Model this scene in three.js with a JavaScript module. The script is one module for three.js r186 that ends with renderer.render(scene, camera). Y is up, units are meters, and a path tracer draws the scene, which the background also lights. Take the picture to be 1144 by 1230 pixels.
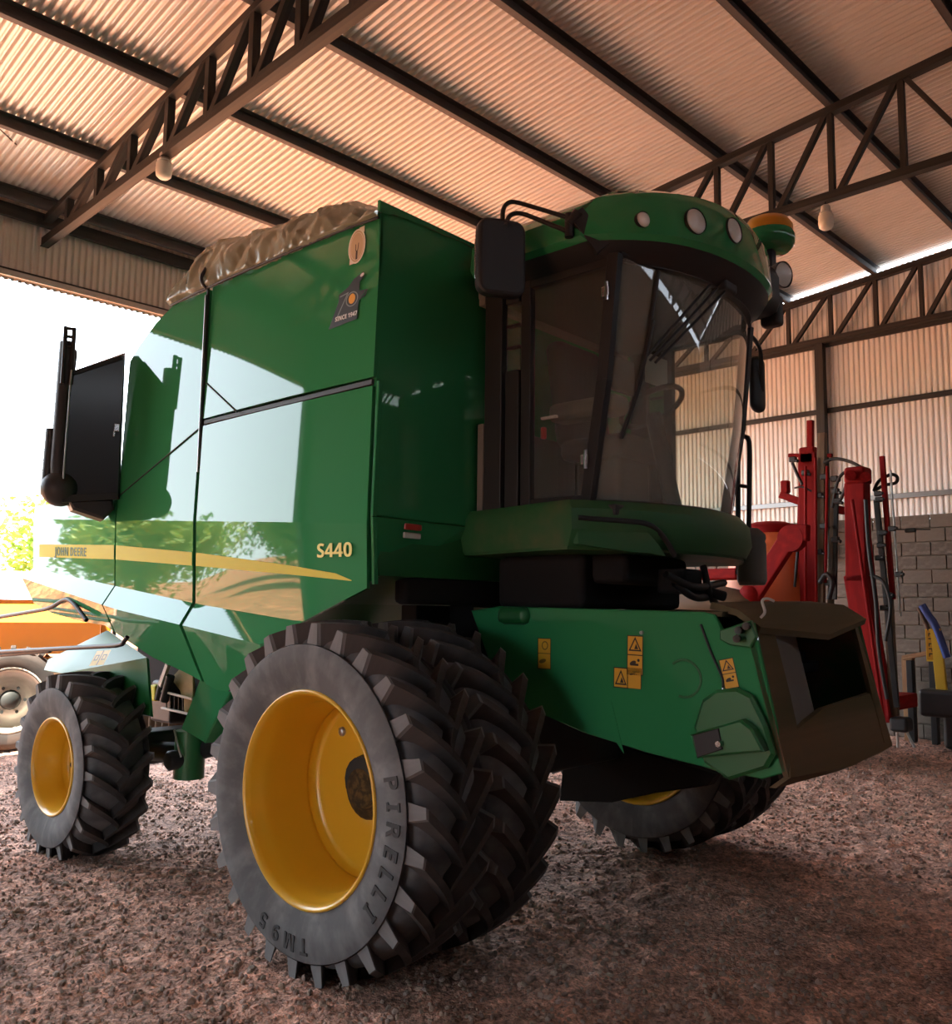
import * as THREE from 'three';
import { RoundedBoxGeometry } from 'three/addons/geometries/RoundedBoxGeometry.js';
import { mergeGeometries, toCreasedNormals } from 'three/addons/utils/BufferGeometryUtils.js';
import { ImprovedNoise } from 'three/addons/math/ImprovedNoise.js';
import { TextGeometry } from 'three/addons/geometries/TextGeometry.js';
import { FontLoader } from 'three/addons/loaders/FontLoader.js';

// ---------------------------------------------------------------- camera, sky, sun, exposure
const scene = new THREE.Scene();
const F = 1067, YAW = 44.53 * Math.PI / 180, PITCH = 6.34 * Math.PI / 180, ROLL = 0.69 * Math.PI / 180;
const camera = new THREE.PerspectiveCamera(2 * Math.atan(615 / F) * 180 / Math.PI, 1144 / 1230, 0.05, 400);
camera.position.set(3.743, 1.72, 4.51);
camera.rotation.set(PITCH, YAW, ROLL, 'YXZ');
camera.updateMatrixWorld(true);

const renderer = new THREE.WebGLRenderer({ antialias: true });
renderer.toneMapping = THREE.LinearToneMapping;
renderer.toneMappingExposure = 1.12;
renderer.shadowMap.enabled = true;

{ // pale, hazy tropical sky: almost white at the horizon, faint blue above
  const w = 64, h = 64, d = new Float32Array(w * h * 4);
  for (let j = 0; j < h; j++) {
    const el = Math.max(0, ((j + 0.5) / h - 0.5) * Math.PI), t = Math.pow(Math.sin(el), 0.6);
    for (let i = 0; i < w; i++) d.set([7.4 - 2.6 * t, 7.9 - 2.0 * t, 8.3 - 0.9 * t, 1], (j * w + i) * 4);
  }
  const sky = new THREE.DataTexture(d, w, h, THREE.RGBAFormat, THREE.FloatType);
  sky.mapping = THREE.EquirectangularReflectionMapping; sky.magFilter = THREE.LinearFilter; sky.needsUpdate = true;
  scene.background = sky; scene.environment = sky;
}
const sun = new THREE.DirectionalLight(0xfff1dc, 50);
sun.position.set(0.02 * 40, 0.84 * 40, 0.54 * 40); sun.target.position.set(0, 0, 0);
sun.castShadow = true; sun.shadow.mapSize.set(2048, 2048);
Object.assign(sun.shadow.camera, { left: -60, right: 40, top: 50, bottom: -50, near: 1, far: 160 });
scene.add(sun, sun.target);

// ---------------------------------------------------------------- helpers
const V = (x, y, z) => new THREE.Vector3(x, y, z);
let seed = 7; const rnd = () => { seed = (seed * 1664525 + 1013904223) >>> 0; return seed / 4294967296; };
const rr = (a, b) => a + (b - a) * rnd();
const noise = new ImprovedNoise();
const N3 = (x, y, z) => noise.noise(x, y, z);
const lerp = (a, b, t) => a + (b - a) * t;
function interp(pts, x) { if (x <= pts[0][0]) return pts[0][1]; for (let i = 1; i < pts.length; i++) if (x <= pts[i][0]) { const [a, p] = pts[i - 1], [b, q] = pts[i]; return p + (q - p) * (x - a) / (b - a); } return pts[pts.length - 1][1]; }
const taken = {};
function numbered(n) { taken[n] = (taken[n] ?? -1) + 1; return taken[n] ? n + '_' + String(taken[n]).padStart(3, '0') : n; }
function mesh(parent, name, geo, mat, label) {
  if (Array.isArray(geo)) geo = merge(geo);
  const m = new THREE.Mesh(geo, mat); m.name = parent === scene ? numbered(name) : name; m.castShadow = m.receiveShadow = true;
  if (label) m.userData.label = label; parent.add(m); return m;
}
function grp(parent, name, label) { const g = new THREE.Group(); g.name = parent === scene ? numbered(name) : name; if (label) g.userData.label = label; parent.add(g); return g; }
function thing(name, label, category, group) { const g = grp(scene, name, label); g.userData.category = category; if (group) g.userData.group = group; return g; }
function structure(o, label) { o.userData.kind = 'structure'; if (label) o.userData.label = label; o.userData.category = 'building'; return o; }
function merge(list) {
  const a = list.map((g) => { g = g.index ? g.toNonIndexed() : g; for (const k of Object.keys(g.attributes)) if (!['position', 'normal', 'uv'].includes(k)) g.deleteAttribute(k); if (!g.attributes.uv) g.setAttribute('uv', new THREE.Float32BufferAttribute(new Float32Array(g.attributes.position.count * 2), 2)); return g; });
  return mergeGeometries(a);
}
function box(w, h, d, x = 0, y = 0, z = 0, r = 0.008) { const g = new RoundedBoxGeometry(w, h, d, 1, Math.min(r, w / 2.2, h / 2.2, d / 2.2)); g.translate(x, y, z); return g; }
function bar(a, b, w, h, r = 0.004, ref = V(0, 1, 0)) {   // straight bar from a to b, w across, h along ref
  const d = b.clone().sub(a), L = d.length(); d.normalize();
  let up = ref.clone().sub(d.clone().multiplyScalar(ref.dot(d))); if (up.lengthSq() < 1e-6) up = V(1, 0, 0).sub(d.clone().multiplyScalar(d.x)); up.normalize();
  const side = d.clone().cross(up).normalize(), g = new RoundedBoxGeometry(L, h, w, 1, Math.min(r, h / 2.2, w / 2.2, L / 2.2));
  g.applyMatrix4(new THREE.Matrix4().makeBasis(d, up, side).setPosition(a.clone().add(b).multiplyScalar(0.5))); return g;
}
function rod(a, b, r, seg = 10, r2 = r) { const d = b.clone().sub(a), g = new THREE.CylinderGeometry(r2, r, d.length(), seg); g.applyQuaternion(new THREE.Quaternion().setFromUnitVectors(V(0, 1, 0), d.clone().normalize())); g.translate(...a.clone().add(b).multiplyScalar(0.5).toArray()); return g; }
function tube(pts, r, n = 32, seg = 8, tension = 0.5) { return new THREE.TubeGeometry(new THREE.CatmullRomCurve3(pts, false, 'catmullrom', tension), n, r, seg, false); }
function bentTube(pts, r, bend = 0.06, seg = 8) {       // straight runs joined by rounded bends
  const p = new THREE.CurvePath(); let last = pts[0];
  for (let i = 1; i < pts.length - 1; i++) {
    const a = pts[i].clone().add(pts[i - 1].clone().sub(pts[i]).setLength(Math.min(bend, pts[i].distanceTo(pts[i - 1]) * 0.45)));
    const b = pts[i].clone().add(pts[i + 1].clone().sub(pts[i]).setLength(Math.min(bend, pts[i].distanceTo(pts[i + 1]) * 0.45)));
    p.add(new THREE.LineCurve3(last, a)); p.add(new THREE.QuadraticBezierCurve3(a, pts[i], b)); last = b;
  }
  p.add(new THREE.LineCurve3(last, pts[pts.length - 1]));
  class C extends THREE.Curve { getPoint(t, o = V()) { return o.copy(p.getPoint(Math.min(t, 1)) ?? pts[pts.length - 1]); } }
  return new THREE.TubeGeometry(new C(), pts.length * 10, r, seg, false);
}
function gridGeo(rows, uv = null) {                     // rows[j][i] of Vector3, smooth normals
  const nj = rows.length, ni = rows[0].length, pos = [], uvs = [], idx = [];
  for (let j = 0; j < nj; j++) for (let i = 0; i < ni; i++) { const p = rows[j][i]; pos.push(p.x, p.y, p.z); const q = uv ? uv(p, i, j) : [p.x, p.y]; uvs.push(q[0], q[1]); }
  for (let j = 0; j < nj - 1; j++) for (let i = 0; i < ni - 1; i++) { const a = j * ni + i, b = a + 1, c = a + ni, e = c + 1; idx.push(a, c, b, b, c, e); }
  const g = new THREE.BufferGeometry(); g.setAttribute('position', new THREE.Float32BufferAttribute(pos, 3)); g.setAttribute('uv', new THREE.Float32BufferAttribute(uvs, 2)); g.setIndex(idx); g.computeVertexNormals(); return g;
}
function shell(rows, off, crease = 0.1) {               // a sheet with thickness: front, back and edges
  const back = rows.map((r) => r.map((p) => p.clone().add(off))), nj = rows.length, ni = rows[0].length;
  const l = [gridGeo(rows), gridGeo(back), gridGeo([rows[0], back[0]]), gridGeo([rows[nj - 1], back[nj - 1]]), gridGeo([rows.map((r) => r[0]), back.map((r) => r[0])]), gridGeo([rows.map((r) => r[ni - 1]), back.map((r) => r[ni - 1])])];
  return merge(l.map((g) => toCreasedNormals(g, crease)));
}
function plateXY(pts, z0, z1, bevel = 0.006) {          // polygon in x,y extruded from z0 to z1
  const s = new THREE.Shape(pts.map(([x, y]) => new THREE.Vector2(x, y))), g = new THREE.ExtrudeGeometry(s, { depth: Math.abs(z1 - z0) - 2 * bevel, bevelEnabled: bevel > 0, bevelThickness: bevel, bevelSize: bevel, bevelOffset: -bevel, bevelSegments: 1, curveSegments: 20 });
  g.translate(0, 0, Math.min(z0, z1) + bevel); return g;
}
function plateZY(pts, x0, x1, bevel = 0.006) { const g = plateXY(pts.map(([z, y]) => [-z, y]), 0, Math.abs(x1 - x0), bevel); g.rotateY(Math.PI / 2); g.translate(Math.min(x0, x1), 0, 0); return g; }
function plateXZ(pts, y0, y1, bevel = 0.006) { const g = plateXY(pts.map(([x, z]) => [x, -z]), 0, Math.abs(y1 - y0), bevel); g.rotateX(-Math.PI / 2); g.translate(0, Math.min(y0, y1), 0); return g; }
function quad(a, b, c, d) { const g = new THREE.BufferGeometry(); g.setAttribute('position', new THREE.Float32BufferAttribute([a, b, c, d].flatMap((p) => p.toArray()), 3)); g.setAttribute('uv', new THREE.Float32BufferAttribute([0, 0, 1, 0, 1, 1, 0, 1], 2)); g.setIndex([0, 1, 2, 0, 2, 3]); g.computeVertexNormals(); return g; }
function latheZ(pts, seg = 48) { const g = new THREE.LatheGeometry(pts.map(([r, z]) => new THREE.Vector2(Math.max(r, 0), z)), seg); g.rotateX(Math.PI / 2); return g; }   // axis along z
function latheY(pts, seg = 32) { return new THREE.LatheGeometry(pts.map(([r, y]) => new THREE.Vector2(Math.max(r, 0), y)), seg); }

// a pixel of the 1144 x 1230 photograph gives a direction; the known plane it lies on gives the point
const camQ = camera.quaternion.clone(), TURN = 2.6 * Math.PI / 180;
const pixRay = (px, py) => V((px - 572) / F, (615 - py) / F, -1).applyQuaternion(camQ);
function at(px, py, axis, value) { const d = pixRay(px, py), t = (value - camera.position[axis]) / d[axis]; return camera.position.clone().add(d.multiplyScalar(t)); }
const camL = camera.position.clone().applyAxisAngle(V(0, 1, 0), -TURN);
function atL(px, py, axis, value) { const d = pixRay(px, py).applyAxisAngle(V(0, 1, 0), -TURN), t = (value - camL[axis]) / d[axis]; return camL.clone().add(d.multiplyScalar(t)); }   // in the harvester's own frame

// ---------------------------------------------------------------- textures and materials
function dataTex(n, fn, srgb = false) {
  const d = new Uint8Array(n * n * 4);
  for (let j = 0; j < n; j++) for (let i = 0; i < n; i++) { const c = fn(i / n, j / n, i, j); d.set([c[0], c[1], c[2], 255].map((v) => Math.max(0, Math.min(255, v))), (j * n + i) * 4); }
  const t = new THREE.DataTexture(d, n, n); t.wrapS = t.wrapT = THREE.RepeatWrapping; t.magFilter = THREE.LinearFilter; t.minFilter = THREE.LinearMipmapLinearFilter; t.generateMipmaps = true; if (srgb) t.colorSpace = THREE.SRGBColorSpace; t.needsUpdate = true; return t;
}
// tiling fractal noise: the sum of octaves of value noise on a wrapped lattice
function tiling(base, oct, sd, gain = 0.55) {
  const lat = []; let s = sd; const r = () => { s = (s * 1664525 + 1013904223) >>> 0; return s / 4294967296; };
  for (let o = 0; o < oct; o++) { const n = base << o; lat.push([n, Float32Array.from({ length: n * n }, r)]); }
  return (u, v) => { let a = 0, w = 1, t = 0; for (const [n, l] of lat) { const x = u * n, y = v * n, i = Math.floor(x), j = Math.floor(y); let fx = x - i, fy = y - j; fx = fx * fx * (3 - 2 * fx); fy = fy * fy * (3 - 2 * fy); const g = (p, q) => l[((q % n + n) % n) * n + (p % n + n) % n]; a += w * lerp(lerp(g(i, j), g(i + 1, j), fx), lerp(g(i, j + 1), g(i + 1, j + 1), fx), fy); t += w; w *= gain; } return a / t; };
}
const tile = (t, x, y = x) => { const c = t.clone(); c.repeat.set(x, y); c.needsUpdate = true; return c; };
const nA = tiling(4, 6, 11), nB = tiling(8, 6, 23), nC = tiling(32, 4, 5, 0.7), nD = tiling(2, 3, 91);
const soilColor = dataTex(512, (u, v) => { const a = nA(u, v), b = nC(u, v), k = 0.45 + 0.75 * (b - 0.5) * 1.6 + 0.35 * (a - 0.5) + 0.2; const p = nB(u, v); return [172 * k + 60 * p, 136 * k + 50 * p, 118 * k + 44 * p]; }, true);
const soilBump = dataTex(512, (u, v) => { const c = 255 * (0.35 * nB(u, v) + 0.65 * nC(u, v)); return [c, c, c]; });
const nE = tiling(90, 3, 77, 0.7), nF = tiling(14, 4, 31, 0.6);
const grainBump = dataTex(1024, (u, v) => { const c = 255 * (0.62 * Math.pow(nE(u, v), 0.8) + 0.38 * nF(u, v)); return [c, c, c]; });
const grainColor = dataTex(1024, (u, v) => { const e = nE(u, v), f = nF(u, v), a = nA(u, v), k = 0.62 + 0.75 * (e - 0.5) + 0.5 * (f - 0.5) + 0.2 * (a - 0.5); return [176 * k + 28, 140 * k + 24, 122 * k + 22]; }, true);
const grime = dataTex(512, (u, v) => { const c = 255 * (0.55 * nA(u, v) + 0.45 * nB(u, v)); return [c, c, c]; });
const wearTex = (r0, g0, b0, r1, g1, b1, lo = 0.42, hi = 0.66, nz = nA) => dataTex(256, (u, v) => { let k = (0.6 * nz(u, v) + 0.4 * nB(u, v) - lo) / (hi - lo); k = Math.max(0, Math.min(1, k)); return [lerp(r0, r1, k), lerp(g0, g1, k), lerp(b0, b1, k)]; }, true);
const std = (o) => new THREE.MeshStandardMaterial({ side: THREE.DoubleSide, ...o });
const phy = (o) => new THREE.MeshPhysicalMaterial({ side: THREE.DoubleSide, ...o });
const rgb = (r, g, b) => new THREE.Color().setRGB(r, g, b);

const M = {
  soil: std({ map: tile(grainColor, 0.62), bumpMap: tile(grainBump, 0.62), bumpScale: 0.03, roughness: 0.95, color: rgb(2.0, 1.84, 1.76) }),
  soilOut: std({ map: tile(soilColor, 0.25), bumpMap: tile(soilBump, 0.25), bumpScale: 0.03, roughness: 1, color: rgb(1.25, 0.74, 0.42) }),
  clod: std({ color: rgb(0.32, 0.235, 0.19), roughness: 1 }),
  roof: std({ color: rgb(0.68, 0.65, 0.62), metalness: 0.4, roughness: 0.45, bumpMap: tile(grime, 0.3), bumpScale: 0.002 }),
  wallSheet: std({ color: rgb(0.86, 0.84, 0.80), metalness: 0.1, roughness: 0.42 }),
  wallSheetDarkened: std({ color: rgb(0.08, 0.08, 0.078), metalness: 0.2, roughness: 0.6 }),  // wall sheet colour darkened so the unseen walls reflect little light
  mortarDarkened: std({ map: tile(wearTex(78, 72, 66, 100, 92, 84), 0.5), roughness: 1 }),  // mortar colour darkened likewise for the base of the unseen walls
  steel: std({ map: tile(wearTex(46, 46, 46, 64, 60, 55), 0.7), metalness: 0.3, roughness: 0.6 }),
  purlin: std({ color: rgb(0.09, 0.085, 0.085), metalness: 0.3, roughness: 0.6 }),
  block: [0, 1, 2].map((i) => std({ map: tile(wearTex(96 + 8 * i, 88 + 7 * i, 80 + 6 * i, 128 - 6 * i, 118 - 6 * i, 108 - 6 * i), 1.3), bumpMap: tile(grime, 2), bumpScale: 0.006, roughness: 0.95 })),
  mortar: std({ map: tile(wearTex(110, 103, 94, 138, 130, 118), 0.5), roughness: 1 }),
  green: phy({ color: rgb(0.034, 0.255, 0.095), roughness: 0.85, specularIntensity: 0.1, clearcoat: 1, clearcoatRoughness: 0.025 }),
  greenDull: phy({ map: tile(wearTex(30, 108, 56, 48, 110, 64, 0.5, 0.75), 0.5), roughness: 0.5, clearcoat: 0.4, clearcoatRoughness: 0.3 }),
  greenDeck: phy({ map: tile(wearTex(34, 92, 50, 88, 96, 62, 0.40, 0.66), 0.8), roughness: 0.6, clearcoat: 0.15, clearcoatRoughness: 0.3 }),
  greenDusty: std({ map: tile(wearTex(44, 84, 46, 112, 84, 58, 0.32, 0.6), 0.9), roughness: 0.75 }),
  dust: std({ map: tile(wearTex(84, 82, 58, 118, 98, 74, 0.3, 0.62), 1.2), roughness: 0.95 }),
  black: std({ color: rgb(0.018, 0.018, 0.02), roughness: 0.5 }),
  matteBlack: std({ color: rgb(0.01, 0.01, 0.011), roughness: 0.95 }),  // matte near-black, keeps shaded depths under the machine dark
  blackGloss: phy({ color: rgb(0.012, 0.012, 0.014), roughness: 0.35, clearcoat: 0.6, clearcoatRoughness: 0.15 }),
  hub: std({ map: tile(wearTex(52, 42, 26, 96, 76, 40, 0.35, 0.6), 3), roughness: 0.9 }),
  frame: std({ color: rgb(0.03, 0.035, 0.035), roughness: 0.6, metalness: 0.2 }),
  yellow: phy({ color: rgb(0.72, 0.4, 0.02), roughness: 0.38, clearcoat: 0.6, clearcoatRoughness: 0.12 }),
  stripe: std({ color: rgb(0.68, 0.60, 0.035), roughness: 0.6 }),
  letterYellow: std({ color: rgb(0.86, 0.84, 0.26), roughness: 0.4 }),
  letterDark: std({ color: rgb(0.05, 0.16, 0.05), roughness: 0.5 }),
  tyre: std({ map: tile(wearTex(84, 84, 85, 122, 120, 119, 0.38, 0.62), 1), bumpMap: tile(grime, 2), bumpScale: 0.003, roughness: 0.8 }),
  lug: std({ map: tile(wearTex(84, 84, 85, 122, 120, 119, 0.38, 0.62), 1), vertexColors: true, roughness: 0.85 }),
  tread: std({ map: tile(wearTex(46, 43, 43, 70, 60, 56, 0.38, 0.62), 1.5), roughness: 0.85 }),
  tyreLetter: std({ color: rgb(0.035, 0.035, 0.037), roughness: 0.7 }),
  tarp: phy({ map: tile(wearTex(140, 141, 120, 165, 165, 142), 0.8), roughness: 0.24 }),
  glass: phy({ color: rgb(0.80, 0.84, 0.80), transmission: 0.93, thickness: 0, roughness: 0.015, ior: 1.5 }),
  dustyGlass: phy({ color: rgb(0.74, 0.76, 0.67), transmission: 0.75, thickness: 0, roughness: 0.02, ior: 1.5 }),
  mirrorGlass: std({ color: rgb(0.85, 0.85, 0.85), metalness: 1, roughness: 0.04 }),
  chrome: std({ color: rgb(0.7, 0.7, 0.7), metalness: 1, roughness: 0.22 }),
  steelPlain: std({ color: rgb(0.45, 0.45, 0.44), metalness: 0.8, roughness: 0.35 }),
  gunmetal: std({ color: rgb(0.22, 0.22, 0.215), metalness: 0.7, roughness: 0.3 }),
  lampLens: phy({ color: rgb(0.8, 0.78, 0.72), roughness: 0.25, clearcoat: 1, clearcoatRoughness: 0.03 }),
  amber: phy({ color: rgb(0.9, 0.33, 0.02), roughness: 0.3, clearcoat: 0.5 }),
  redLens: phy({ color: rgb(0.55, 0.05, 0.04), roughness: 0.3, clearcoat: 0.7 }),
  whiteLens: phy({ color: rgb(0.75, 0.75, 0.7), roughness: 0.25, clearcoat: 1 }),
  red: phy({ map: tile(wearTex(128, 10, 12, 150, 20, 18, 0.4, 0.7), 1), roughness: 0.72, specularIntensity: 0.4 }),
  redTank: std({ color: rgb(0.72, 0.17, 0.06), roughness: 0.45 }),
  tan: std({ map: tile(wearTex(96, 76, 58, 120, 98, 76), 1), roughness: 0.7 }),
  tanLight: std({ map: tile(wearTex(150, 132, 74, 176, 150, 92), 1.5), roughness: 0.6 }),
  orange: phy({ color: rgb(0.8, 0.26, 0.02), roughness: 0.35, clearcoat: 0.8, clearcoatRoughness: 0.1 }),
  rimWhite: std({ map: tile(wearTex(188, 182, 172, 214, 208, 198), 1), roughness: 0.5 }),
  pale: std({ color: rgb(0.62, 0.6, 0.56), roughness: 0.5 }),
  seat: std({ color: rgb(0.05, 0.05, 0.055), roughness: 0.9 }),
  trim: std({ color: rgb(0.16, 0.155, 0.14), roughness: 0.8 }),
  bulb: std({ color: rgb(0.78, 0.74, 0.66), roughness: 0.35 }),
  bark: std({ map: tile(wearTex(84, 66, 50, 110, 90, 70), 1), roughness: 1 }),
  leaf: [rgb(0.26, 0.40, 0.06), rgb(0.34, 0.44, 0.07), rgb(0.18, 0.32, 0.05)].map((c) => phy({ color: c, roughness: 0.7, transmission: 0.3, thickness: 0 })),
  wood: std({ map: tile(wearTex(142, 104, 72, 170, 130, 94), 0.8), roughness: 0.85 }),
  blue: std({ color: rgb(0.05, 0.09, 0.3), roughness: 0.7 }),
  signYellow: std({ color: rgb(0.78, 0.5, 0.04), roughness: 0.5 }),
  straw: std({ color: rgb(0.5, 0.34, 0.2), roughness: 0.9 }),
};
function canvasMat(w, h, draw, extra = {}) {
  const c = document.createElement('canvas'); c.width = w; c.height = h; draw(c.getContext('2d'), w, h);
  const t = new THREE.CanvasTexture(c); t.colorSpace = THREE.SRGBColorSpace; return std({ map: t, roughness: 0.45, ...extra });
}

// ---------------------------------------------------------------- the shed
const XW = -7.1, XR = 1.6, XE = 10.3, ZF = -9.11, ZN = 7.4;            // eave on the open side, ridge, other eave, far wall, near wall
const PITCHW = 0.079, DEPTHW = 0.042;                                                    // wave length of the corrugated sheets
const roofY = (x) => (x <= XR ? 7.11 + 0.089 * x : 7.11 + 0.089 * (2 * XR - x));

{ // floor of trodden red soil, lumpy near the harvester
  const floor = structure(grp(scene, 'floor'), 'rough reddish brown trodden soil floor of the shed');
  const gy = (x, z) => 0.03 * N3(x * 0.5, 1.3, z * 0.5) + 0.022 * N3(x * 2.2 + 7, 4.1, z * 2.2) + 0.02 * Math.pow(Math.abs(N3(x * 5.1, 9.2, z * 5.1)), 0.8) + 0.013 * N3(x * 13, 2.2, z * 13) + 0.010 * N3(x * 29, 8.4, z * 29) - 0.02;
  const nx = 470, nz = 520, x0 = XW - 0.6, x1 = 4.6, z0 = -9.2, z1 = ZN + 0.05, pos = new Float32Array((nx + 1) * (nz + 1) * 3), uv = new Float32Array((nx + 1) * (nz + 1) * 2), idx = [];
  for (let j = 0; j <= nz; j++) for (let i = 0; i <= nx; i++) { const x = lerp(x0, x1, i / nx), z = lerp(z0, z1, j / nz), k = j * (nx + 1) + i; pos.set([x, gy(x, z), z], k * 3); uv.set([x, z], k * 2); }
  for (let j = 0; j < nz; j++) for (let i = 0; i < nx; i++) { const a = j * (nx + 1) + i, b = a + 1, c = a + nx + 1, e = c + 1; idx.push(a, c, b, b, c, e); }
  const g = new THREE.BufferGeometry(); g.setAttribute('position', new THREE.BufferAttribute(pos, 3)); g.setAttribute('uv', new THREE.BufferAttribute(uv, 2)); g.setIndex(idx); g.computeVertexNormals();
  mesh(floor, 'soil', g, M.soil);
  const rest = new THREE.PlaneGeometry(XE - 4.5 + 0.3, ZN - ZF); rest.rotateX(-Math.PI / 2); rest.translate((XE + 4.5) / 2, -0.03, (ZN + ZF) / 2);
  { const p = rest.attributes.position, u = rest.attributes.uv; for (let i = 0; i < p.count; i++) u.setXY(i, p.getX(i), p.getZ(i)); }
  mesh(floor, 'soil', rest, M.soil);
  // loose clods
  const shape = new THREE.IcosahedronGeometry(1, 0); { const p = shape.attributes.position; for (let i = 0; i < p.count; i++) { const k = 1 + 0.5 * N3(p.getX(i) * 2.1, p.getY(i) * 2.1 + 5, p.getZ(i) * 2.1); p.setXYZ(i, p.getX(i) * k, p.getY(i) * k * 0.7, p.getZ(i) * k); } shape.computeVertexNormals(); }
  const n = 90000, im = new THREE.InstancedMesh(shape, M.clod, n), m4 = new THREE.Matrix4(), q = new THREE.Quaternion(), c = new THREE.Color();
  for (let i = 0; i < n; i++) {
    const x = rr(-7, 4.4), z = i < n * 0.6 ? rr(0.2, 6.5) : rr(-8.5, 0.4), s = 0.004 + 0.015 * Math.pow(rnd(), 3);
    q.setFromEuler(new THREE.Euler(rr(0, 6), rr(0, 6), rr(0, 6))); m4.compose(V(x, gy(x, z) + s * 0.3, z), q, V(s * rr(0.8, 1.5), s, s * rr(0.8, 1.4))); im.setMatrixAt(i, m4);
    const t = rr(0.7, 1.25); im.setColorAt(i, c.setRGB(t * rr(0.95, 1.1), t, t * rr(0.9, 1.05)));
  }
  im.name = numbered('soil_clods'); im.castShadow = im.receiveShadow = true; im.userData = { kind: 'stuff', label: 'small loose clods of dry red earth strewn over the floor', category: 'soil' }; scene.add(im);
}
{ // sunlit red ground outside
  const rows = []; for (let j = 0; j <= 40; j++) { const r = []; for (let i = 0; i <= 40; i++) { const x = lerp(-110, XW - 0.55, 1 - Math.pow(1 - i / 40, 2)), z = lerp(-70, 90, j / 40); r.push(V(x, -0.04 + 0.05 * N3(x * 0.3, 3, z * 0.3), z)); } rows.push(r); }
  const o = structure(mesh(scene, 'ground', gridGeo(rows, (p) => [p.x, p.z]), M.soilOut), 'sunlit orange red bare earth yard outside the shed');
  o.userData.category = 'ground';
  const r2 = []; for (let j = 0; j <= 10; j++) { const r = []; for (let i = 0; i <= 10; i++) r.push(V(lerp(XW - 0.6, 45, i / 10), -0.05, lerp(ZN + 0.06, 60, j / 10))); r2.push(r); }
  structure(mesh(scene, 'ground', gridGeo(r2, (p) => [p.x, p.z]), M.soilOut), 'sunlit bare earth outside the added opening in the near wall').userData.category = 'ground';
}
const WAVE = [[0, 0], [0.12, -0.04], [0.19, -0.4], [0.27, -0.88], [0.36, -0.98], [0.5, -1], [0.64, -0.98], [0.73, -0.88], [0.81, -0.4], [0.88, -0.04]];   // one pitch: broad pans hanging down, narrow grooves between
function sheetGeo(width, length) {   // corrugated sheet lying in x (length), z (width), waves across z
  const n = Math.round(width / PITCHW), rows = [[], []];
  for (let i = 0; i <= n; i++) for (const [t, h] of i < n ? WAVE : [WAVE[0]]) { const z = (i + t) * PITCHW, y = DEPTHW * h; rows[0].push(V(0, y, z)); rows[1].push(V(length, y, z)); }
  return toCreasedNormals(gridGeo(rows, (p) => [p.x, p.z]), 0.6);
}
{ // roof: corrugated sheets on purlins
  const ceiling = structure(grp(scene, 'ceiling'), 'corrugated galvanised steel roof on dark purlins');
  const W = PITCHW * 13, len = Math.hypot(XR - XW + 0.25, 0.089 * (XR - XW + 0.25)), g = sheetGeo(W + PITCHW * 0, len), ang = Math.atan(0.089);
  for (let z = ZF - 0.12; z < ZN + 0.1; z += W) {
    const a = mesh(ceiling, 'roof_sheet', g, M.roof); a.position.set(XW - 0.25, roofY(XW - 0.25) + DEPTHW + 0.0005, z); a.rotation.z = ang;
    const b = mesh(ceiling, 'roof_sheet', g, M.roof); b.position.set(2 * XR - XW + 0.25, roofY(XW - 0.25) + DEPTHW + 0.0005, z + W); b.rotation.set(0, Math.PI, ang, 'YXZ');
  }
  const px = [-6.9, -5.55, -3.96, -2.47, -1.09, 0.216, 1.5, 1.75, 3.0, 4.35, 5.7, 7.1, 8.5, 10.1];
  for (const x of px) {                                    // C-shaped purlins
    const y = roofY(x) - 0.001, z0 = ZF - 0.05, z1 = ZN, sg = [];
    sg.push(box(0.01, 0.15, z1 - z0, x - 0.03, y - 0.075, (z0 + z1) / 2, 0.002), box(0.07, 0.008, z1 - z0, x, y - 0.004, (z0 + z1) / 2, 0.002), box(0.07, 0.008, z1 - z0, x, y - 0.146, (z0 + z1) / 2, 0.002), box(0.006, 0.025, z1 - z0, x + 0.032, y - 0.134, (z0 + z1) / 2, 0.002));
    mesh(ceiling, 'purlin', sg, M.purlin);
  }
}
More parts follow.
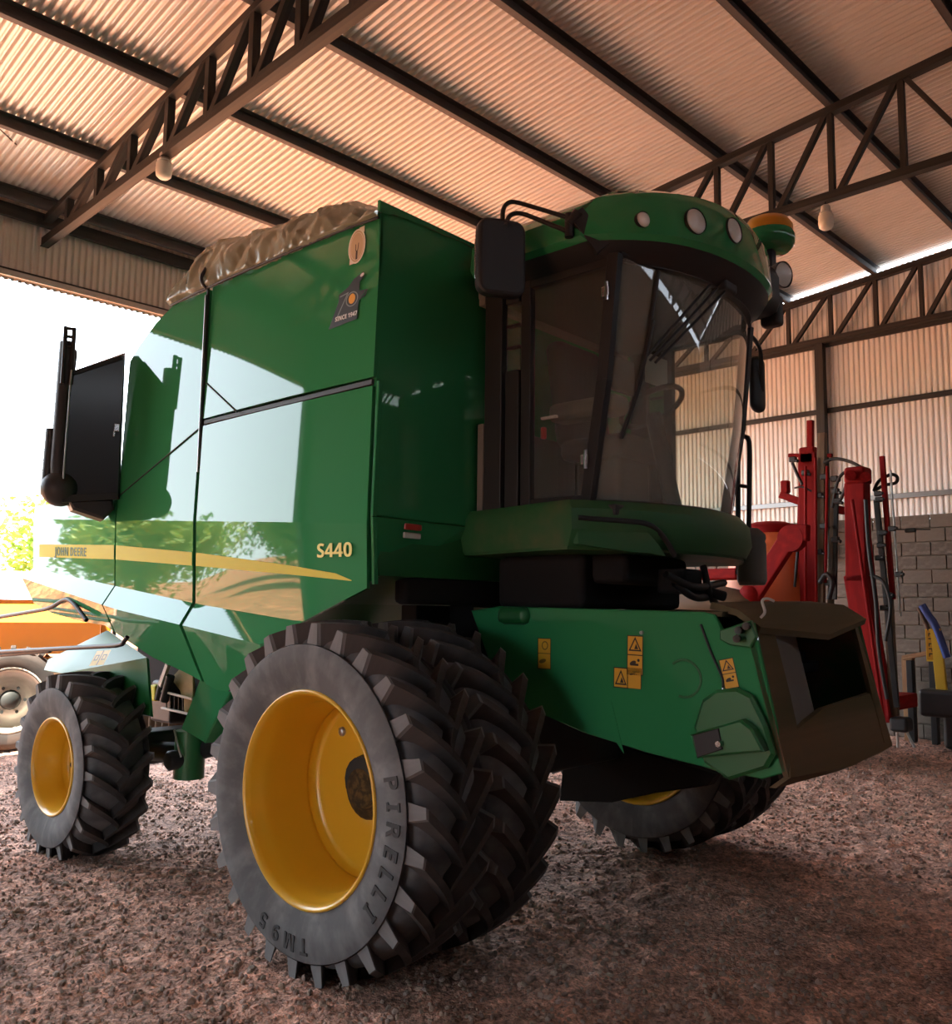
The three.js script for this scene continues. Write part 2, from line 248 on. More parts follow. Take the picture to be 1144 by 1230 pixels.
// trusses along x: top chord under the purlins, level bottom chord, posts and diagonals
function truss(z, label, thick = 1) {
  const t = structure(grp(scene, 'roof_truss'), label), top = (x) => roofY(x) - 0.195, yb = 6.01;
  const chord = (x0, x1, y0, y1, h) => [box(1, 1, 1)].slice(1).concat([bar(V(x0, y0, z - 0.035), V(x1, y1, z - 0.035), 0.006, h), bar(V(x0, y0, z + 0.035), V(x1, y1, z + 0.035), 0.006, h), bar(V(x0, y0 - h / 2 + 0.004, z), V(x1, y1 - h / 2 + 0.004, z), 0.1, 0.008)]);
  mesh(t, 'bottom_chord', chord(XW + 0.02, XE - 0.02, yb, yb, 0.09 * thick), M.steel);
  mesh(t, 'top_chord', chord(XW + 0.02, XR, top(XW), top(XR), 0.09), M.steel);
  mesh(t, 'top_chord', chord(XR, XE - 0.02, top(XR), top(XE), 0.09), M.steel);
  const xs = [-6.35, -5.55, -4.75, -3.96, -3.2, -2.47, -1.78, -1.09, -0.44, 0.216, 0.92, 1.6], w = 0.062 * thick;
  for (const side of [1, -1]) for (let i = 0; i < xs.length; i++) {
    const X = (x) => (side === 1 ? x : 2 * XR - x), x = xs[i]; if (side === -1 && i === xs.length - 1) continue;
    mesh(t, 'truss_post', bar(V(X(x), yb, z), V(X(x), top(x), z), w, w, 0.006, V(0, 0, 1)), M.steel);
    if (i && i < xs.length - 1) mesh(t, 'truss_diagonal', bar(V(X(xs[i - 1] + 0.06), yb, z), V(X(x - 0.03), top(x), z), w, w, 0.006, V(0, 0, 1)), M.steel);
    if (i === xs.length - 2) mesh(t, 'truss_diagonal', bar(V(X(XR - 0.03), yb, z), V(X(x + 0.03), top(x), z), w * 0.8, w * 0.8, 0.006, V(0, 0, 1)), M.steel);
  }
  return t;
}
truss(0.896, 'dark steel roof truss passing over the harvester grain tank', 1.25);
truss(-4.26, 'dark steel roof truss seen behind the cab roof');
truss(ZF + 0.13, 'dark steel roof truss standing against the far corrugated wall');
truss(6.05, 'dark steel roof truss over the near bay of the shed');

{ // far wall: concrete blocks below, corrugated sheets on girts above
  const w = structure(grp(scene, 'wall_far'), 'far wall of grey concrete blocks with corrugated steel sheets above'), HB = 3.17;
  mesh(w, 'wall_core', box(XE - XW, HB - 0.01, 0.12, (XW + XE) / 2, (HB - 0.01) / 2 - 0.05, ZF - 0.07, 0.002), M.mortar);
  const bw = 0.40, bh = 0.1985, bg = box(bw - 0.012, bh - 0.012, 0.04, 0, 0, 0, 0.006);
  for (let r = 0; r < 16; r++) for (let k = 0; k < 18; k++) { const b = mesh(w, 'block', bg, M.block[Math.floor(rnd() * 3)]); b.position.set(-5.9 + bw * (k + 0.5) + (r % 2) * bw / 2, bh * (r + 0.5), ZF + rr(0, 0.006)); b.rotation.y = rnd() < 0.5 ? 0 : Math.PI; }
  const W = PITCHW * 13;
  for (let x = XW; x < XE; x += W) {                        // sheets end a hand's breadth under the roof
    const yt = Math.min(roofY(x), roofY(x + W)), g = sheetGeo(W, roofY(x + W / 2) - 0.085 - (HB - 0.05)); const p = g.attributes.position;
    for (let i = 0; i < p.count; i++) { const yy = p.getX(i), ww = p.getZ(i), d = p.getY(i); const top = roofY(x + ww) - 0.06; p.setXYZ(i, x + ww, yy > 0.5 ? top : HB - 0.05, ZF - 0.03 - 0.5 * d); } g.computeVertexNormals();
    mesh(w, 'wall_sheet', g, M.wallSheet);
  }
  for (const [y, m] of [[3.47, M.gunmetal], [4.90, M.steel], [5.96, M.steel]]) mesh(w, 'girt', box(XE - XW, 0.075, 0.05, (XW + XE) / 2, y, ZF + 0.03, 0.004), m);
  for (const x of [-1.98, 3.0, 7.6]) mesh(w, 'column', [box(0.13, 6.0 - HB + 0.6, 0.012, x, (6.0 + HB - 0.6) / 2, ZF + 0.16, 0.003), box(0.012, 6.0 - HB + 0.6, 0.13, x - 0.058, (6.0 + HB - 0.6) / 2, ZF + 0.1, 0.003), box(0.012, 6.0 - HB + 0.6, 0.13, x + 0.058, (6.0 + HB - 0.6) / 2, ZF + 0.1, 0.003)], M.steel);
}
{ // side wall near the camera and the wall at the closed eave, out of frame but closing the room
  const near = structure(grp(scene, 'wall_near'), 'near side wall of the shed with corrugated sheets over a block base');
  for (const [a, b] of [[XW, 0.3], [1.5, XE]]) mesh(near, 'wall_core', box(b - a, 3.17, 0.14, (a + b) / 2, 3.17 / 2 - 0.05, ZN + 0.07, 0.002), M.mortarDarkened);   // opening between, added to let in fill light
  const right = structure(grp(scene, 'wall_right'), 'closed eave wall of the shed with corrugated sheets over a block base');
  mesh(right, 'wall_core', box(0.14, 3.17, ZN - ZF, XE + 0.07, 3.17 / 2 - 0.05, (ZN + ZF) / 2, 0.002), M.mortarDarkened);
  const W = PITCHW * 26;
  for (let x = XW; x < XE; x += W) { const g = sheetGeo(W, 5, 0, 6), p = g.attributes.position; for (let i = 0; i < p.count; i++) { const yy = p.getX(i), ww = p.getZ(i), d = p.getY(i), xx = Math.min(x + ww, XE); p.setXYZ(i, xx, yy > 0.5 ? roofY(xx) : 3.1, ZN + 0.01 + d); } g.computeVertexNormals(); mesh(near, 'wall_sheet', g, M.wallSheetDarkened); }
  for (let z = ZF; z < ZN; z += W) { const g = sheetGeo(W, 5, 0, 6), p = g.attributes.position; for (let i = 0; i < p.count; i++) { const yy = p.getX(i), ww = p.getZ(i), d = p.getY(i); p.setXYZ(i, XE + 0.01 + d, yy > 0.5 ? roofY(XE) - 0.3 : 3.1, Math.min(z + ww, ZN)); } g.computeVertexNormals(); mesh(right, 'wall_sheet', g, M.wallSheetDarkened); }  // sheets stop below the roof: slit added for fill light from the front
}
{ // open eave: lintel of vertical sheets, tie beam, sliding-door rail, posts
  const o = structure(grp(scene, 'wall_left'), 'dark corrugated lintel with a door rail over the wide open side'), yb = 5.47, yt = roofY(XW) - 0.01;
  const W = PITCHW * 13;
  for (let z = ZF; z < ZN - 0.05; z += W) { const g = sheetGeo(W, 1, 0, 8), p = g.attributes.position; for (let i = 0; i < p.count; i++) { const yy = p.getX(i), ww = p.getZ(i), d = p.getY(i); p.setXYZ(i, XW + d, yy > 0.5 ? yt : yb, Math.min(z + ww, ZN)); } g.computeVertexNormals(); mesh(o, 'lintel_sheet', g, M.roof); }
  mesh(o, 'lintel_beam', box(0.06, 0.16, ZN - ZF, XW + 0.05, yt - 0.2, (ZN + ZF) / 2), M.steel);
  mesh(o, 'lintel_beam', box(0.06, 0.1, ZN - ZF, XW + 0.05, yb + 0.06, (ZN + ZF) / 2), M.steel);
  mesh(o, 'door_rail', [box(0.09, 0.05, ZN - ZF, XW + 0.12, yb + 0.035, (ZN + ZF) / 2, 0.012), box(0.02, 0.03, ZN - ZF, XW + 0.17, yb - 0.005, (ZN + ZF) / 2)], M.steelPlain);
  for (const z of [ZF + 0.15, -4.26, ZN - 0.15]) mesh(o, 'eave_post', box(0.16, 6.3, 0.16, XW + 0.1, 3.15, z), M.steel);
}
{ const c = structure(grp(scene, 'trim_1'), 'thin steel brace cable under the roof by the open side'); mesh(c, 'brace_cable', rod(at(-40, 118, 'x', -5.2), at(66, 217, 'x', -6.95), 0.008, 6), M.black); }
// pendant lamps (switched off)
function lamp(p, hang, label) {
  const t = thing('pendant_lamp', label, 'lamp'); t.position.copy(p); t.scale.setScalar(0.85);
  mesh(t, 'hanger', rod(V(0, 0, 0), V(0, hang / 0.85, 0), 0.014), M.black);
  mesh(t, 'socket', latheY([[0, 0.02], [0.045, 0.02], [0.055, 0], [0.055, -0.05], [0.075, -0.07], [0.075, -0.09], [0, -0.09]]), M.pale);
  mesh(t, 'bulb', latheY([[0.072, -0.085], [0.086, -0.11], [0.09, -0.2], [0.082, -0.25], [0.05, -0.28], [0, -0.285]]), M.bulb);
}
{ const p = at(198, 186, 'z', 0.896); lamp(V(p.x, p.y, 0.896), 5.97 - p.y + 0.02, 'off-white pendant lamp hanging from the truss above the grain tank'); }
{ const p = at(992, 249, 'z', -4.26); lamp(V(p.x, p.y, -4.26), Math.max(0.05, 5.97 - p.y), 'off-white pendant lamp hanging from the truss behind the cab'); }

// ---------------------------------------------------------------- the combine harvester (own frame: x forward, z to its right side, origin on the ground under the front axle)
const CH = thing('combine_harvester', 'large green combine harvester with yellow wheels parked in the shed', 'combine');
CH.rotation.y = TURN;
const font = await new FontLoader().loadAsync('fonts/droid/droid_sans_bold.typeface.json');
function textGeo(str, size, depth) { const g = new TextGeometry(str, { font, size, depth, curveSegments: 5, bevelEnabled: false }); g.computeBoundingBox(); return g; }

// wheels
function lugGeo(R, W, side) {
  const pos = [], wb = 0.105 * R, wt = 0.055 * R, half = W / 2, delta = 0.30, st = [], n = 6;
  for (let i = 0; i <= n; i++) {
    const s = i / n, z = lerp(-0.03, half * 0.9, s), th = delta * Math.pow(s, 0.8);
    const crown = R - 0.012 - 0.016 * s * s, base = R - 0.085 - 0.085 * Math.pow(s, 3);
    st.push([th, base, z, crown, z - (i === n ? 0.004 : 0)]);
  }
  st.push([delta * 1.04, R - 0.2, half * 0.985, R - 0.03, half * 0.94]);
  const P = (th, r, z) => [r * Math.cos(th), r * Math.sin(th), z * side], ring = st.map(([th, rb, zb, rt, zt], i) => { const k = i === st.length - 1 ? 1.12 : 1; return [P(th - wb * k / 2 / rb, rb, zb), P(th - wt / 2 / rt, rt, zt), P(th + wt / 2 / rt, rt, zt), P(th + wb * k / 2 / rb, rb, zb)]; });
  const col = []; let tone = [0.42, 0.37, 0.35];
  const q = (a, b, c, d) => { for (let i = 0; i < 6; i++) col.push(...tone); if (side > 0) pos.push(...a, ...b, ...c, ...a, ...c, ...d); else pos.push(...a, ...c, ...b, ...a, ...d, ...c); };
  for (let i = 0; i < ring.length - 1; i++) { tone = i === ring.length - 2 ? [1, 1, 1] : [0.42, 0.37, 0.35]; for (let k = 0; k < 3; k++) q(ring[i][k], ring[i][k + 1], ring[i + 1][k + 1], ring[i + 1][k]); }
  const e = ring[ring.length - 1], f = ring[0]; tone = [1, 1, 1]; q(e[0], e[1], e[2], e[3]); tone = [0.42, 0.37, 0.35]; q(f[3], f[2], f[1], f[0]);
  const g = new THREE.BufferGeometry(); g.setAttribute('position', new THREE.Float32BufferAttribute(pos, 3)); g.computeVertexNormals();
  const uv = []; for (let i = 0; i < pos.length; i += 3) uv.push(pos[i + 2], Math.atan2(pos[i + 1], pos[i]) * R); g.setAttribute('uv', new THREE.Float32BufferAttribute(uv, 2)); g.setAttribute('color', new THREE.Float32BufferAttribute(col, 3)); return g;
}
function wheel(parent, name, { R, W, rimR, dish, n, tilt = 0, text = false, mirror = 1, hubR = 0.14 }, label) {
  const w = grp(parent, name, label), h = W / 2, Rt = R - 0.05, f = rimR;
  const prof = [[f - 0.012, -h * 0.88], [f + 0.02, -h * 0.92], [lerp(f, R, 0.2), -h * 0.985], [lerp(f, R, 0.42), -h * 1.04], [lerp(f, R, 0.64), -h * 1.0], [R - 0.19, -h * 0.955], [R - 0.15, -h * 0.89], [R - 0.105, -h * 0.74], [R - 0.078, -h * 0.4], [R - 0.07, 0]];
  const full = prof.concat(prof.slice(0, -1).reverse().map(([r, z]) => [r, -z]));
  const spl = new THREE.SplineCurve(full.map(([r, z]) => new THREE.Vector2(r, z))).getPoints(48).map((p) => [p.x, p.y]);
  const tg = latheZ(spl, 72); { const u = tg.attributes.uv; for (let i = 0; i < u.count; i++) u.setXY(i, u.getX(i) * 2 * Math.PI * R, u.getY(i) * 1.2); }
  mesh(w, 'tyre', tg, M.tyre);
  for (const s of [1, -1]) { const g = lugGeo(R, W, s); for (let i = 0; i < n; i++) { const l = mesh(w, 'tread_lug', g, M.lug); l.rotation.z = (i + (s > 0 ? 0 : 0.5)) * 2 * Math.PI / n + tilt; } }
  const o = h * 0.93 * mirror, d = o - dish * mirror, m = mirror;          // rim: flange, drop centre, dished disc
  mesh(w, 'rim', latheZ([[f - 0.03, o - 0.03 * m], [f - 0.005, o - 0.028 * m], [f + 0.004, o - 0.012 * m], [f + 0.001, o], [f - 0.010, o + 0.004 * m], [f - 0.02, o - 0.008 * m], [f - 0.034, o - 0.03 * m], [f - 0.038, o - 0.09 * m], [f - 0.06, o - 0.12 * m], [f - 0.064, d + 0.05 * m], [f - 0.075, d + 0.015 * m], [f - 0.085, d + 0.004 * m], [f - 0.1, d]], 64), M.yellow);
  mesh(w, 'rim_barrel', latheZ([[f - 0.066, d + 0.06 * m], [f - 0.06, -o * 0.9], [f - 0.02, -o * 0.8], [f, -o]], 48), M.yellow);
  mesh(w, 'disc', latheZ([[f - 0.1, d], [f * 0.7, d - 0.006 * m], [hubR + 0.08, d + 0.012 * m], [hubR, d + 0.012 * m]], 48), M.yellow);
  mesh(w, 'hub', latheZ([[0, d + 0.07 * m], [hubR * 0.6, d + 0.07 * m], [hubR * 0.66, d + 0.03 * m], [hubR * 1.02, d + 0.02 * m], [hubR * 1.02, d - 0.05 * m]], 24), M.hub);
  if (!text) for (let i = 0; i < 8; i++) { const a = i * Math.PI / 4 + 0.2, g = new THREE.CylinderGeometry(0.018, 0.018, 0.03, 6); g.rotateX(Math.PI / 2); g.translate((hubR + 0.045) * Math.cos(a), (hubR + 0.045) * Math.sin(a), d + 0.022 * m); mesh(w, 'wheel_bolt', g, M.frame); }
  if (text) {
    const put = (str, a0, step, size) => { [...str].forEach((ch, i) => { if (ch === ' ') return; const a = a0 - i * step, g = textGeo(ch, size, 0.006), bb = g.boundingBox; g.translate(-(bb.max.x + bb.min.x) / 2, -size / 2, 0); g.rotateZ(a - Math.PI / 2); const r = lerp(f, R, 0.42); g.translate(r * Math.cos(a), r * Math.sin(a), h * 1.03); mesh(w, 'moulded_letter', g, M.tyreLetter); }); };
    const D = Math.PI / 180; put('PIRELLI', 14 * D, 8.6 * D, 0.085); put('TM95', -84 * D, 9.5 * D, 0.075);
    mesh(w, 'rim_plug', (() => { const g = latheZ([[0, 0.012], [0.014, 0.012], [0.024, 0.004], [0.026, -0.006]], 12); const p = atL(391, 880, 'z', 1.95 - 0.30); g.translate(p.x, p.y - 0.82, d + 0.006); return g; })(), M.steelPlain, 'round metal plug');
  }
  return w;
}
const FW = { R: 0.865, W: 0.47, rimR: 0.512, dish: 0.42, n: 26, hubR: 0.16 };
for (const [z, o, l] of [[1.735, { text: true }, 'outer right front wheel with deep dished yellow rim'], [1.235, { tilt: 0.08 }, 'inner right front wheel'], [-1.22, { tilt: 0.15, mirror: 1 }, 'inner left front wheel'], [-1.73, { mirror: -1 }, 'outer left front wheel']]) { const w = wheel(CH, 'front_wheel', { ...FW, ...o }, l); w.position.set(0, z < 0 ? 0.86 : 0.815, z); }
for (const z of [1.70, -1.70]) { const w = wheel(CH, 'rear_wheel', { R: 0.66, W: 0.46, rimR: 0.335, dish: 0.24, n: 21, mirror: Math.sign(z), hubR: 0.1 }, z > 0 ? 'right rear steering wheel with yellow rim' : 'left rear steering wheel'); w.position.set(-2.9, 0.605, z); }

// frame, axles and the dark works under the body
mesh(CH, 'front_axle', [rod(V(0, 0.85, -1.6), V(0, 0.85, 1.6), 0.12, 16), box(0.5, 0.42, 1.5, -0.05, 0.95, 0, 0.04)], M.frame);
for (const s of [1, -1]) mesh(CH, 'final_drive', [box(0.42, 0.75, 0.16, -0.02, 1.05, s * 0.86, 0.05), rod(V(0, 0.85, s * 0.8), V(0, 0.85, s * 1.0), 0.24, 20)], M.greenDull);
mesh(CH, 'chassis_frame', [box(3.7, 0.22, 0.12, -1.9, 1.45, 0.75), box(3.7, 0.22, 0.12, -1.9, 1.45, -0.75), box(0.14, 0.5, 1.6, -0.5, 1.5, 0), box(0.14, 0.3, 1.6, -2.5, 1.45, 0)], M.frame);
mesh(CH, 'rear_axle', [box(0.24, 0.24, 2.7, -2.85, 0.68, 0, 0.03), rod(V(-2.9, 0.605, 1.3), V(-2.9, 0.605, 1.62), 0.09), rod(V(-2.9, 0.605, -1.3), V(-2.9, 0.605, -1.62), 0.09)], M.black);
{ // right rear support leg and knuckle seen between the wheels
  const z = 1.2, p = (a, b) => { const q = atL(a, b, 'z', z); return [q.x, q.y]; };
  mesh(CH, 'axle_support', plateXY([p(240, 815), p(277, 831), p(245, 893), p(217, 876)], z - 0.2, z, 0.01), M.green);
  const k = grp(CH, 'steering_knuckle'); const [kx, ky] = p(216, 907);
  mesh(k, 'knuckle', [rod(V(kx, ky + 0.17, z - 0.08), V(kx, ky - 0.17, z - 0.08), 0.11, 16), box(0.2, 0.3, 0.16, kx, ky, z - 0.06, 0.07)], M.greenDull);
  mesh(k, 'bearing_cap', (() => { const g = latheZ([[0, 0.05], [0.05, 0.05], [0.07, 0.03], [0.07, -0.05]], 16); g.translate(kx, ky - 0.03, z + 0.05); return g; })(), M.black);
  mesh(k, 'grease_pipe', tube([V(kx - 0.02, ky + 0.18, z + 0.04), V(kx + 0.06, ky + 0.1, z + 0.06), V(kx + 0.09, ky, z + 0.04)], 0.008), M.steelPlain);
  mesh(CH, 'steering_rod', rod(V(kx, ky, z - 0.1), V(-2.85, 0.66, z + 0.1), 0.075), M.black);
  mesh(CH, 'steering_rod', rod(V(kx, ky + 0.02, z - 0.15), V(-1.3, 0.95, z - 0.3), 0.07), M.black);
}
{ // cleaning shoe with its fluted pan, sieve frame and drives, seen between the wheels
  const s = grp(CH, 'cleaning_shoe'), Q = (a, b, z) => { const q = atL(a, b, 'z', z); return [q.x, q.y]; }, Z = 0.7, L = atL(172, 870, 'z', Z), H = atL(262, 870, 'z', Z), yt = atL(215, 846, 'z', Z).y, yb = atL(215, 893, 'z', Z).y;
  const rows = [[], []]; for (let i = 0; i <= 90; i++) { const x = lerp(L.x, H.x, i / 90), dz = 0.022 * Math.sin(i * 0.75); rows[0].push(V(x, yb, Z + dz)); rows[1].push(V(x, yt, Z + dz)); }
  mesh(s, 'fluted_pan', gridGeo(rows), M.tan, 'brown fluted sheet');
  mesh(s, 'shoe_wall', plateXY([Q(165, 770, 0.66), Q(300, 770, 0.66), Q(300, 850, 0.66), Q(165, 850, 0.66)], 0.6, 0.66), M.matteBlack);
  mesh(s, 'side_sheet', plateXY([Q(205, 815, 0.85), Q(218, 800, 0.85), Q(232, 812, 0.85), Q(232, 846, 0.85), Q(222, 858, 0.85), Q(216, 830, 0.85)], 0.83, 0.85), M.tanLight, 'dusty yellowish sheet');
  mesh(s, 'roller', [rod(atL(197, 812, 'z', 0.9), atL(190, 840, 'z', 0.9), 0.03), rod(atL(205, 812, 'z', 0.9), atL(197, 842, 'z', 0.9), 0.035)], M.frame);
  mesh(s, 'strut', bar(atL(202, 798, 'z', 0.92), atL(193, 824, 'z', 0.92), 0.03, 0.045), M.pale);
  mesh(s, 'pillow_block', box(0.09, 0.13, 0.06, ...atL(187, 832, 'z', 0.9).toArray(), 0.015), M.stripe);
  mesh(s, 'sieve_rail', bar(atL(194, 830, 'z', 0.9), atL(232, 840, 'z', 0.9), 0.02, 0.018), M.pale);
  mesh(s, 'sieve_rail', bar(atL(194, 850, 'z', 0.9), atL(228, 858, 'z', 0.9), 0.02, 0.018), M.pale);
  mesh(s, 'sieve_screen', [0, 1, 2, 3, 4].map((i) => bar(atL(200 + i * 5, 833 + i, 'z', 0.89), atL(200 + i * 5, 851 + i, 'z', 0.89), 0.012, 0.012)), M.frame);
  mesh(s, 'gearbox', box(0.34, 0.34, 0.2, ...atL(206, 842, 'z', 0.75).toArray(), 0.03), M.black);
}

// side panels: bands meeting in styling creases; cut over the wheel
const ROW = {
  crease: (x) => 2.203 - 0.0654 * (x + 0.538),
  stripT: (x) => interp([[-4.3, 2.04], [-4.18, 2.026], [-1.594, 1.739], [-0.516, 1.646], [0.1, 1.595]], x),
  stripB: (x) => interp([[-4.3, 1.955], [-4.18, 1.94], [-2.55, 1.70], [-1.5, 1.59], [-0.76, 1.51], [0.1, 1.43]], x),
  bottom: (x) => interp([[-4.3, 1.76], [-3.9, 1.66], [-3.32, 1.60], [-2.88, 1.58], [-2.57, 1.47], [-2.29, 1.37], [-1.8, 1.27], [-1.51, 1.20], [-1.38, 1.20], [-0.51, 1.65], [0.05, 1.838]], x),
  top: (x) => interp([[-2.8, 3.50], [-2.62, 3.64], [-2.39, 3.77], [-2.16, 3.85]], x),
};
function zSide(x, y) { const c = ROW.crease(x), t = ROW.stripT(x), b = ROW.stripB(x); return interp([[b - 0.34, 1.505], [b, 1.685], [t, 1.60], [c, 1.622], [2.93, 1.605], [3.9, 1.575]], y) + (x > -1.65 ? 0.014 * Math.cos((x + 0.81) / 0.84 * Math.PI / 2) * Math.min(1, Math.max(0, (y - 1.6) / 0.5)) : 0); }
function sidePanel(name, x0, x1, yTop, yBot, label) {
  const xs = [x0, x1, -2.16, -2.39, -2.62, -0.51, -1.38, -1.51, -1.8, -2.29, -2.57, -2.88, -3.32, -3.9].filter((x) => x >= x0 && x <= x1).sort((a, b) => a - b), rows = [];
  const full = []; for (let i = 0; i < xs.length; i++) { full.push(xs[i]); if (i < xs.length - 1) { const n = Math.max(1, Math.round((xs[i + 1] - xs[i]) / 0.1)); for (let k = 1; k < n; k++) full.push(lerp(xs[i], xs[i + 1], k / n)); } }
  const levels = [(x) => yTop ?? ROW.top(x), () => 2.93, ROW.crease, ROW.stripT, ROW.stripB, (x) => ROW.bottom(x)];
  const bands = [];
  for (let k = 0; k < levels.length; k++) bands.push(full.map((x) => { const lo = Math.max(yBot ?? -9, ROW.bottom(x)), hi = yTop ?? ROW.top(x), y = Math.max(lo, Math.min(hi, levels[k](x))); return V(x, y, zSide(x, y)); }));
  const m = []; for (let k = 0; k < bands.length - 1; k++) { if (bands[k].every((p, i) => p.y - bands[k + 1][i].y < 1e-4)) continue; m.push(toCreasedNormals(gridGeo([bands[k], bands[k + 1]]), 0.4)); const bk = (r) => r.map((p) => p.clone().add(V(0, 0, -0.02))); m.push(gridGeo([bk(bands[k]), bk(bands[k + 1])]).toNonIndexed()); }
  const edge = (a) => m.push(gridGeo([a, a.map((p) => p.clone().add(V(0, 0, -0.02)))]).toNonIndexed());
  edge(bands[0]); edge(bands[bands.length - 1]); edge(bands.map((r) => r[0])); edge(bands.map((r) => r[r.length - 1]));
  return mesh(CH, name, m, M.green, label);
}
mesh(CH, 'body', plateXY([[-4.1, 1.75], [-4.12, 2.5], [-2.8, 2.6], [-2.75, 3.35], [-2.2, 3.78], [0.0, 3.82], [0.0, 1.9], [-0.6, 1.75], [-1.4, 1.4], [-2.9, 1.65]], -1.5, 1.52, 0.02), M.greenDull);
sidePanel('tank_side_panel', -1.655, 0.03, 3.86, 2.955, 'upper grain tank panel');
sidePanel('side_shield', -1.645, 0.025, 2.905, undefined, 'front side shield with model number');
sidePanel('side_shield', -2.745, -1.685, undefined, undefined, 'middle side shield');
sidePanel('side_shield', -4.22, -2.765, 2.55, undefined, 'rear side shield with maker name');
mesh(CH, 'seal_strip', [box(0.018, 1.25, 0.02, -1.668, 3.25, 1.6, 0.004), box(1.66, 0.03, 0.02, -0.815, 2.93, 1.592, 0.004)], M.black);
mesh(CH, 'seam_bar', box(0.012, 1.2, 0.015, -1.672, 3.2, 1.612, 0.004), M.steelPlain, 'bright metal bar in the panel seam');
mesh(CH, 'front_lip', [bar(V(0.055, 2.93, 1.58), V(0.055, 2.2, 1.6), 0.03, 0.02, 0.004, V(1, 0, 0)), bar(V(0.055, 2.2, 1.6), V(0.05, 1.85, 1.575), 0.03, 0.02, 0.004, V(1, 0, 0))], M.green);
for (const [a, b] of [[[246, 460], [284, 495]], [[238, 515], [141, 597]]]) { const p = atL(...a, 'z', 1.615), q = atL(...b, 'z', 1.625); mesh(CH, 'wire_reflection', rod(V(p.x, p.y, zSide(p.x, p.y) + 0.005), V(q.x, q.y, zSide(q.x, q.y) + 0.005), 0.0045, 6), M.black); }  // thin dark rods on the panels, standing in for reflected wires
{ // yellow band across the shields, lettering
  const T = [[-4.08, 2.224], [-2.764, 2.165], [-1.622, 2.07], [-0.641, 1.965], [-0.14, 1.90], [-0.091, 1.872]], B = [[-4.097, 2.121], [-2.751, 2.06], [-1.615, 1.984], [-0.638, 1.913], [-0.091, 1.868]];
  for (const [x0, x1] of [[-4.09, -2.77], [-2.74, -1.69], [-1.64, -0.092]]) { const a = [], b = []; for (let i = 0; i <= 12; i++) { const x = lerp(x0, x1, i / 12), t = interp(T, x), u = interp(B, x); a.push(V(x, t, zSide(x, t) + 0.003)); b.push(V(x, u, zSide(x, u) + 0.003)); } mesh(CH, 'side_stripe', gridGeo([a, b]), M.stripe, 'yellow stripe'); }
  const onSide = (g, x, y, slope, lift) => { g.rotateZ(slope); const tilt = Math.atan2(zSide(x, y) - zSide(x, y + 0.06), 0.06); g.rotateX(-tilt); g.translate(x, y, zSide(x, y) + lift); return g; };
  mesh(CH, 'lettering', onSide((() => { const g = textGeo('S440', 0.076, 0.003); g.scale(1.32, 1, 1); return g; })(), -0.378, 2.0, -0.01, 0.003), M.letterYellow, 'yellow S440 lettering');
  mesh(CH, 'lettering', onSide((() => { const g = textGeo('John Deere'.toUpperCase(), 0.068, 0.002); g.scale(1.02, 1, 1); return g; })(), -3.78, 2.122, -0.045, 0.0055), M.letterDark, 'green maker name lettering on the stripe');
}
function decal(parent, name, w, h, mat, p, rotY = 0, tilt = 0, label, rz = 0) { const g = new THREE.PlaneGeometry(w, h); g.rotateZ(rz); g.rotateX(tilt); g.rotateY(rotY); g.translate(p.x, p.y, p.z); return mesh(parent, name, g, mat, label); }
